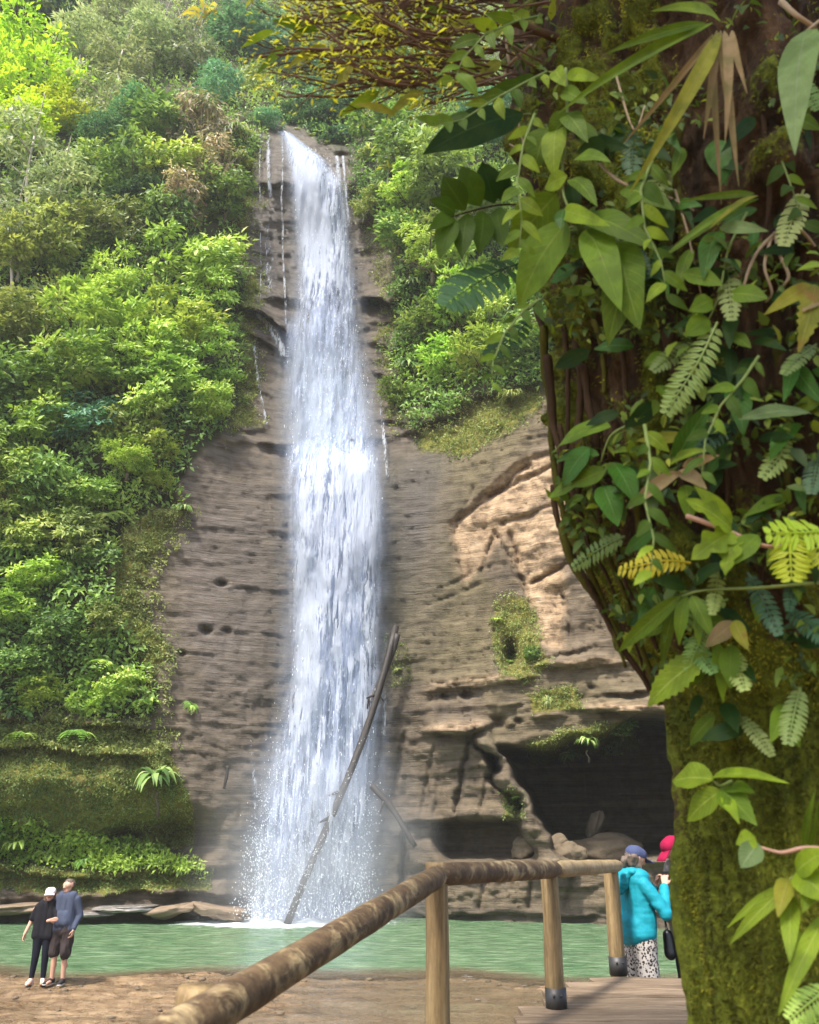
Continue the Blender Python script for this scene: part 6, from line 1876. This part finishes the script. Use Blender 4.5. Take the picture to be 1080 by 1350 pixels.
spray('leafy spray drooping over the twig tangle, uppermost at the trunk edge', [(715,20),(680,28),(640,45),(610,78),(598,110)], 2.1, 1.95, 14, 40, SPR)
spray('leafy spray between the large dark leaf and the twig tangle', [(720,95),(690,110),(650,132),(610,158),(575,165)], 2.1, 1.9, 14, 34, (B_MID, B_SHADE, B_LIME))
spray('leafy spray hanging along the trunk edge beside the climber cluster', [(705,150),(690,190),(682,240),(688,290),(684,335)], 2.0, 1.9, 14, 36, SPR)
spray('leafy spray reaching out under the ragged fern frond', [(712,395),(690,410),(665,440),(650,478),(648,510)], 2.1, 2.0, 11, 30, (B_MID, B_SHADE))
spray('leafy spray over the middle of the trunk below the bromeliad', [(860,210),(845,250),(850,300),(872,345),(880,395)], 1.85, 1.8, 13, 38, (B_MID, B_SHADE, B_LIME))
spray('leafy spray hanging at the right beneath the hanging pale leaf', [(1040,170),(1030,210),(1045,250),(1062,300)], 1.9, 1.85, 9, 34, (B_SHADE, B_MID))
spray('leafy spray low on the shaded hollow beside the olive leaf', [(1000,470),(980,500),(950,535),(930,580),(925,630)], 1.9, 1.8, 11, 34, (B_SHADE, B_MID, B_DARK))
spray('leafy spray trailing down past the emerald leaf to the long stem', [(850,560),(858,610),(850,660),(862,710),(858,760)], 1.9, 1.8, 12, 34, (B_MID, B_LIME, B_SHADE))

# ------------------------------------------------------------------ overhanging twiggy branch, top
L_SPRIG = mat_leaf('leaf_sprig', [(0, (.09, .12, .008)), (.5, (.25, .30, .012)), (1, (.42, .44, .03))], .5)
TW_M = mat_simple('brown_twig', (.11, .062, .034), .8, .2, .4, 20, .4, 60, .003)
branch = thing('overhanging_branch', 'twiggy brown branch with yellow green leaves hanging over the fall', 'branch', (0, 0, 0))
def bp(px, py, Y): return at(px, py, Y)
mb = MB(); mb.tube([bp(760, 60, 2.35), bp(680, 30, 2.30), bp(600, 40, 2.30), bp(500, 60, 2.28), bp(420, 66, 2.25), bp(345, 75, 2.2)], [.018, .017, .014, .010, .007, .004], 8, jit=.1)
mb.build('main_stem', TW_M, branch)
mb = MB(); mb.tube([bp(480, 125, 2.2), bp(440, 128, 2.2), bp(400, 126, 2.18), bp(368, 118, 2.16)], [.006, .005, .004, .002], 6, jit=.1); mb.build('twig', TW_M, branch)
tips = []
for k in range(285):
    px = random.triangular(430, 735, 650); py = random.uniform(-70, 118)
    Y = random.uniform(2.0, 2.6)
    ang = math.pi + random.gauss(-.12, .22)
    ln_ = random.uniform(60, 170)
    p = []
    x, y_ = px, py
    for s in range(7):
        p.append(bp(x, y_, Y))
        ang += random.gauss(0, .13) - .03
        x += math.cos(ang) * ln_ / 6; y_ -= math.sin(ang) * ln_ / 6
        Y += random.gauss(0, .02)
        if y_ > 150 - .22 * abs(600 - x): ang -= .2
    b = MB(); b.tube(p, [random.uniform(.0035, .0065) * (1 - .12 * s) for s in range(7)], 5)
    for s in (2, 3, 4, 5):
        if random.random() < .75:
            q = p[s]; d = (p[s + 1] - p[s]).normalized()
            e = q + d * random.uniform(.05, .12) + Vector((0, random.uniform(-.03, .03), random.uniform(-.06, .06)))
            b.tube([q, (q + e) / 2 + Vector((0, 0, .006)), e], [.0028, .002, .001], 4)
            tips.append((e, d))
    tips.append((p[-1], (p[-1] - p[-2]).normalized()))
    b.build('twig', TW_M, branch)
C, Dv = [], []
for e, d in tips:
    if e.x > .62: continue
    for j in range(random.choice((2, 3, 4, 5))):
        C.append(e + Vector((random.gauss(0, .02), random.gauss(0, .03), random.gauss(0, .02)))); Dv.append(d + Vector((random.gauss(0, .5), random.gauss(0, .5), random.gauss(-.2, .5))))
C, Dv = np.array(C), np.array(Dv)
ln = rng.uniform(.014, .036, len(C))
V, Fq, va = leaf_cloud(C, Dv, np.array([0, -.6, .8]) + .5 * unit(len(C)), ln, ln * .38, .1, .15, rng.uniform(0, 1, len(C)))
o = link('small_leaves', mesh_np('small_leaves', V, Fq, L_SPRIG, False, {'var': va}), branch); o['kind'] = 'stuff'
for (x0, y0, x1, y1, w_) in ((420,40,360,25,16),(430,60,380,85,14),(470,70,440,130,16),(500,120,450,150,14),(520,150,470,135,12),(560,120,510,150,16),(410,20,385,55,14),(640,35,585,40,24),(600,70,560,60,18),(620,20,575,60,18),(660,80,625,110,16),(480,30,430,10,14),(640,85,600,95,14),(690,20,650,45,22),(590,10,550,20,16),(375,60,340,95,10),(360,40,320,60,10)):
    Y = random.uniform(2.1, 2.4)
    p0, p1 = bp(x0, y0, Y), bp(x1, y1, Y - .05)
    blade(p0, p1, w_ * depth_of(y1, Y) / FPX, random.choice((B_LIME, B_YEL, B_MID)), branch)

# ------------------------------------------------------------------ air
t = NT('haze_air')
pv = t.n('ShaderNodeVolumePrincipled')
pv.inputs['Color'].default_value = (.93, .97, 1.0, 1)
pv.inputs['Density'].default_value = HAZE
pv.inputs['Anisotropy'].default_value = .25
t.l(pv.outputs[0], t.out.inputs['Volume'])
b = MB(); b.box((0, 20, 40), (90, 90, 44))
tag(b.build('haze', t.m, smooth=False), kind='stuff')
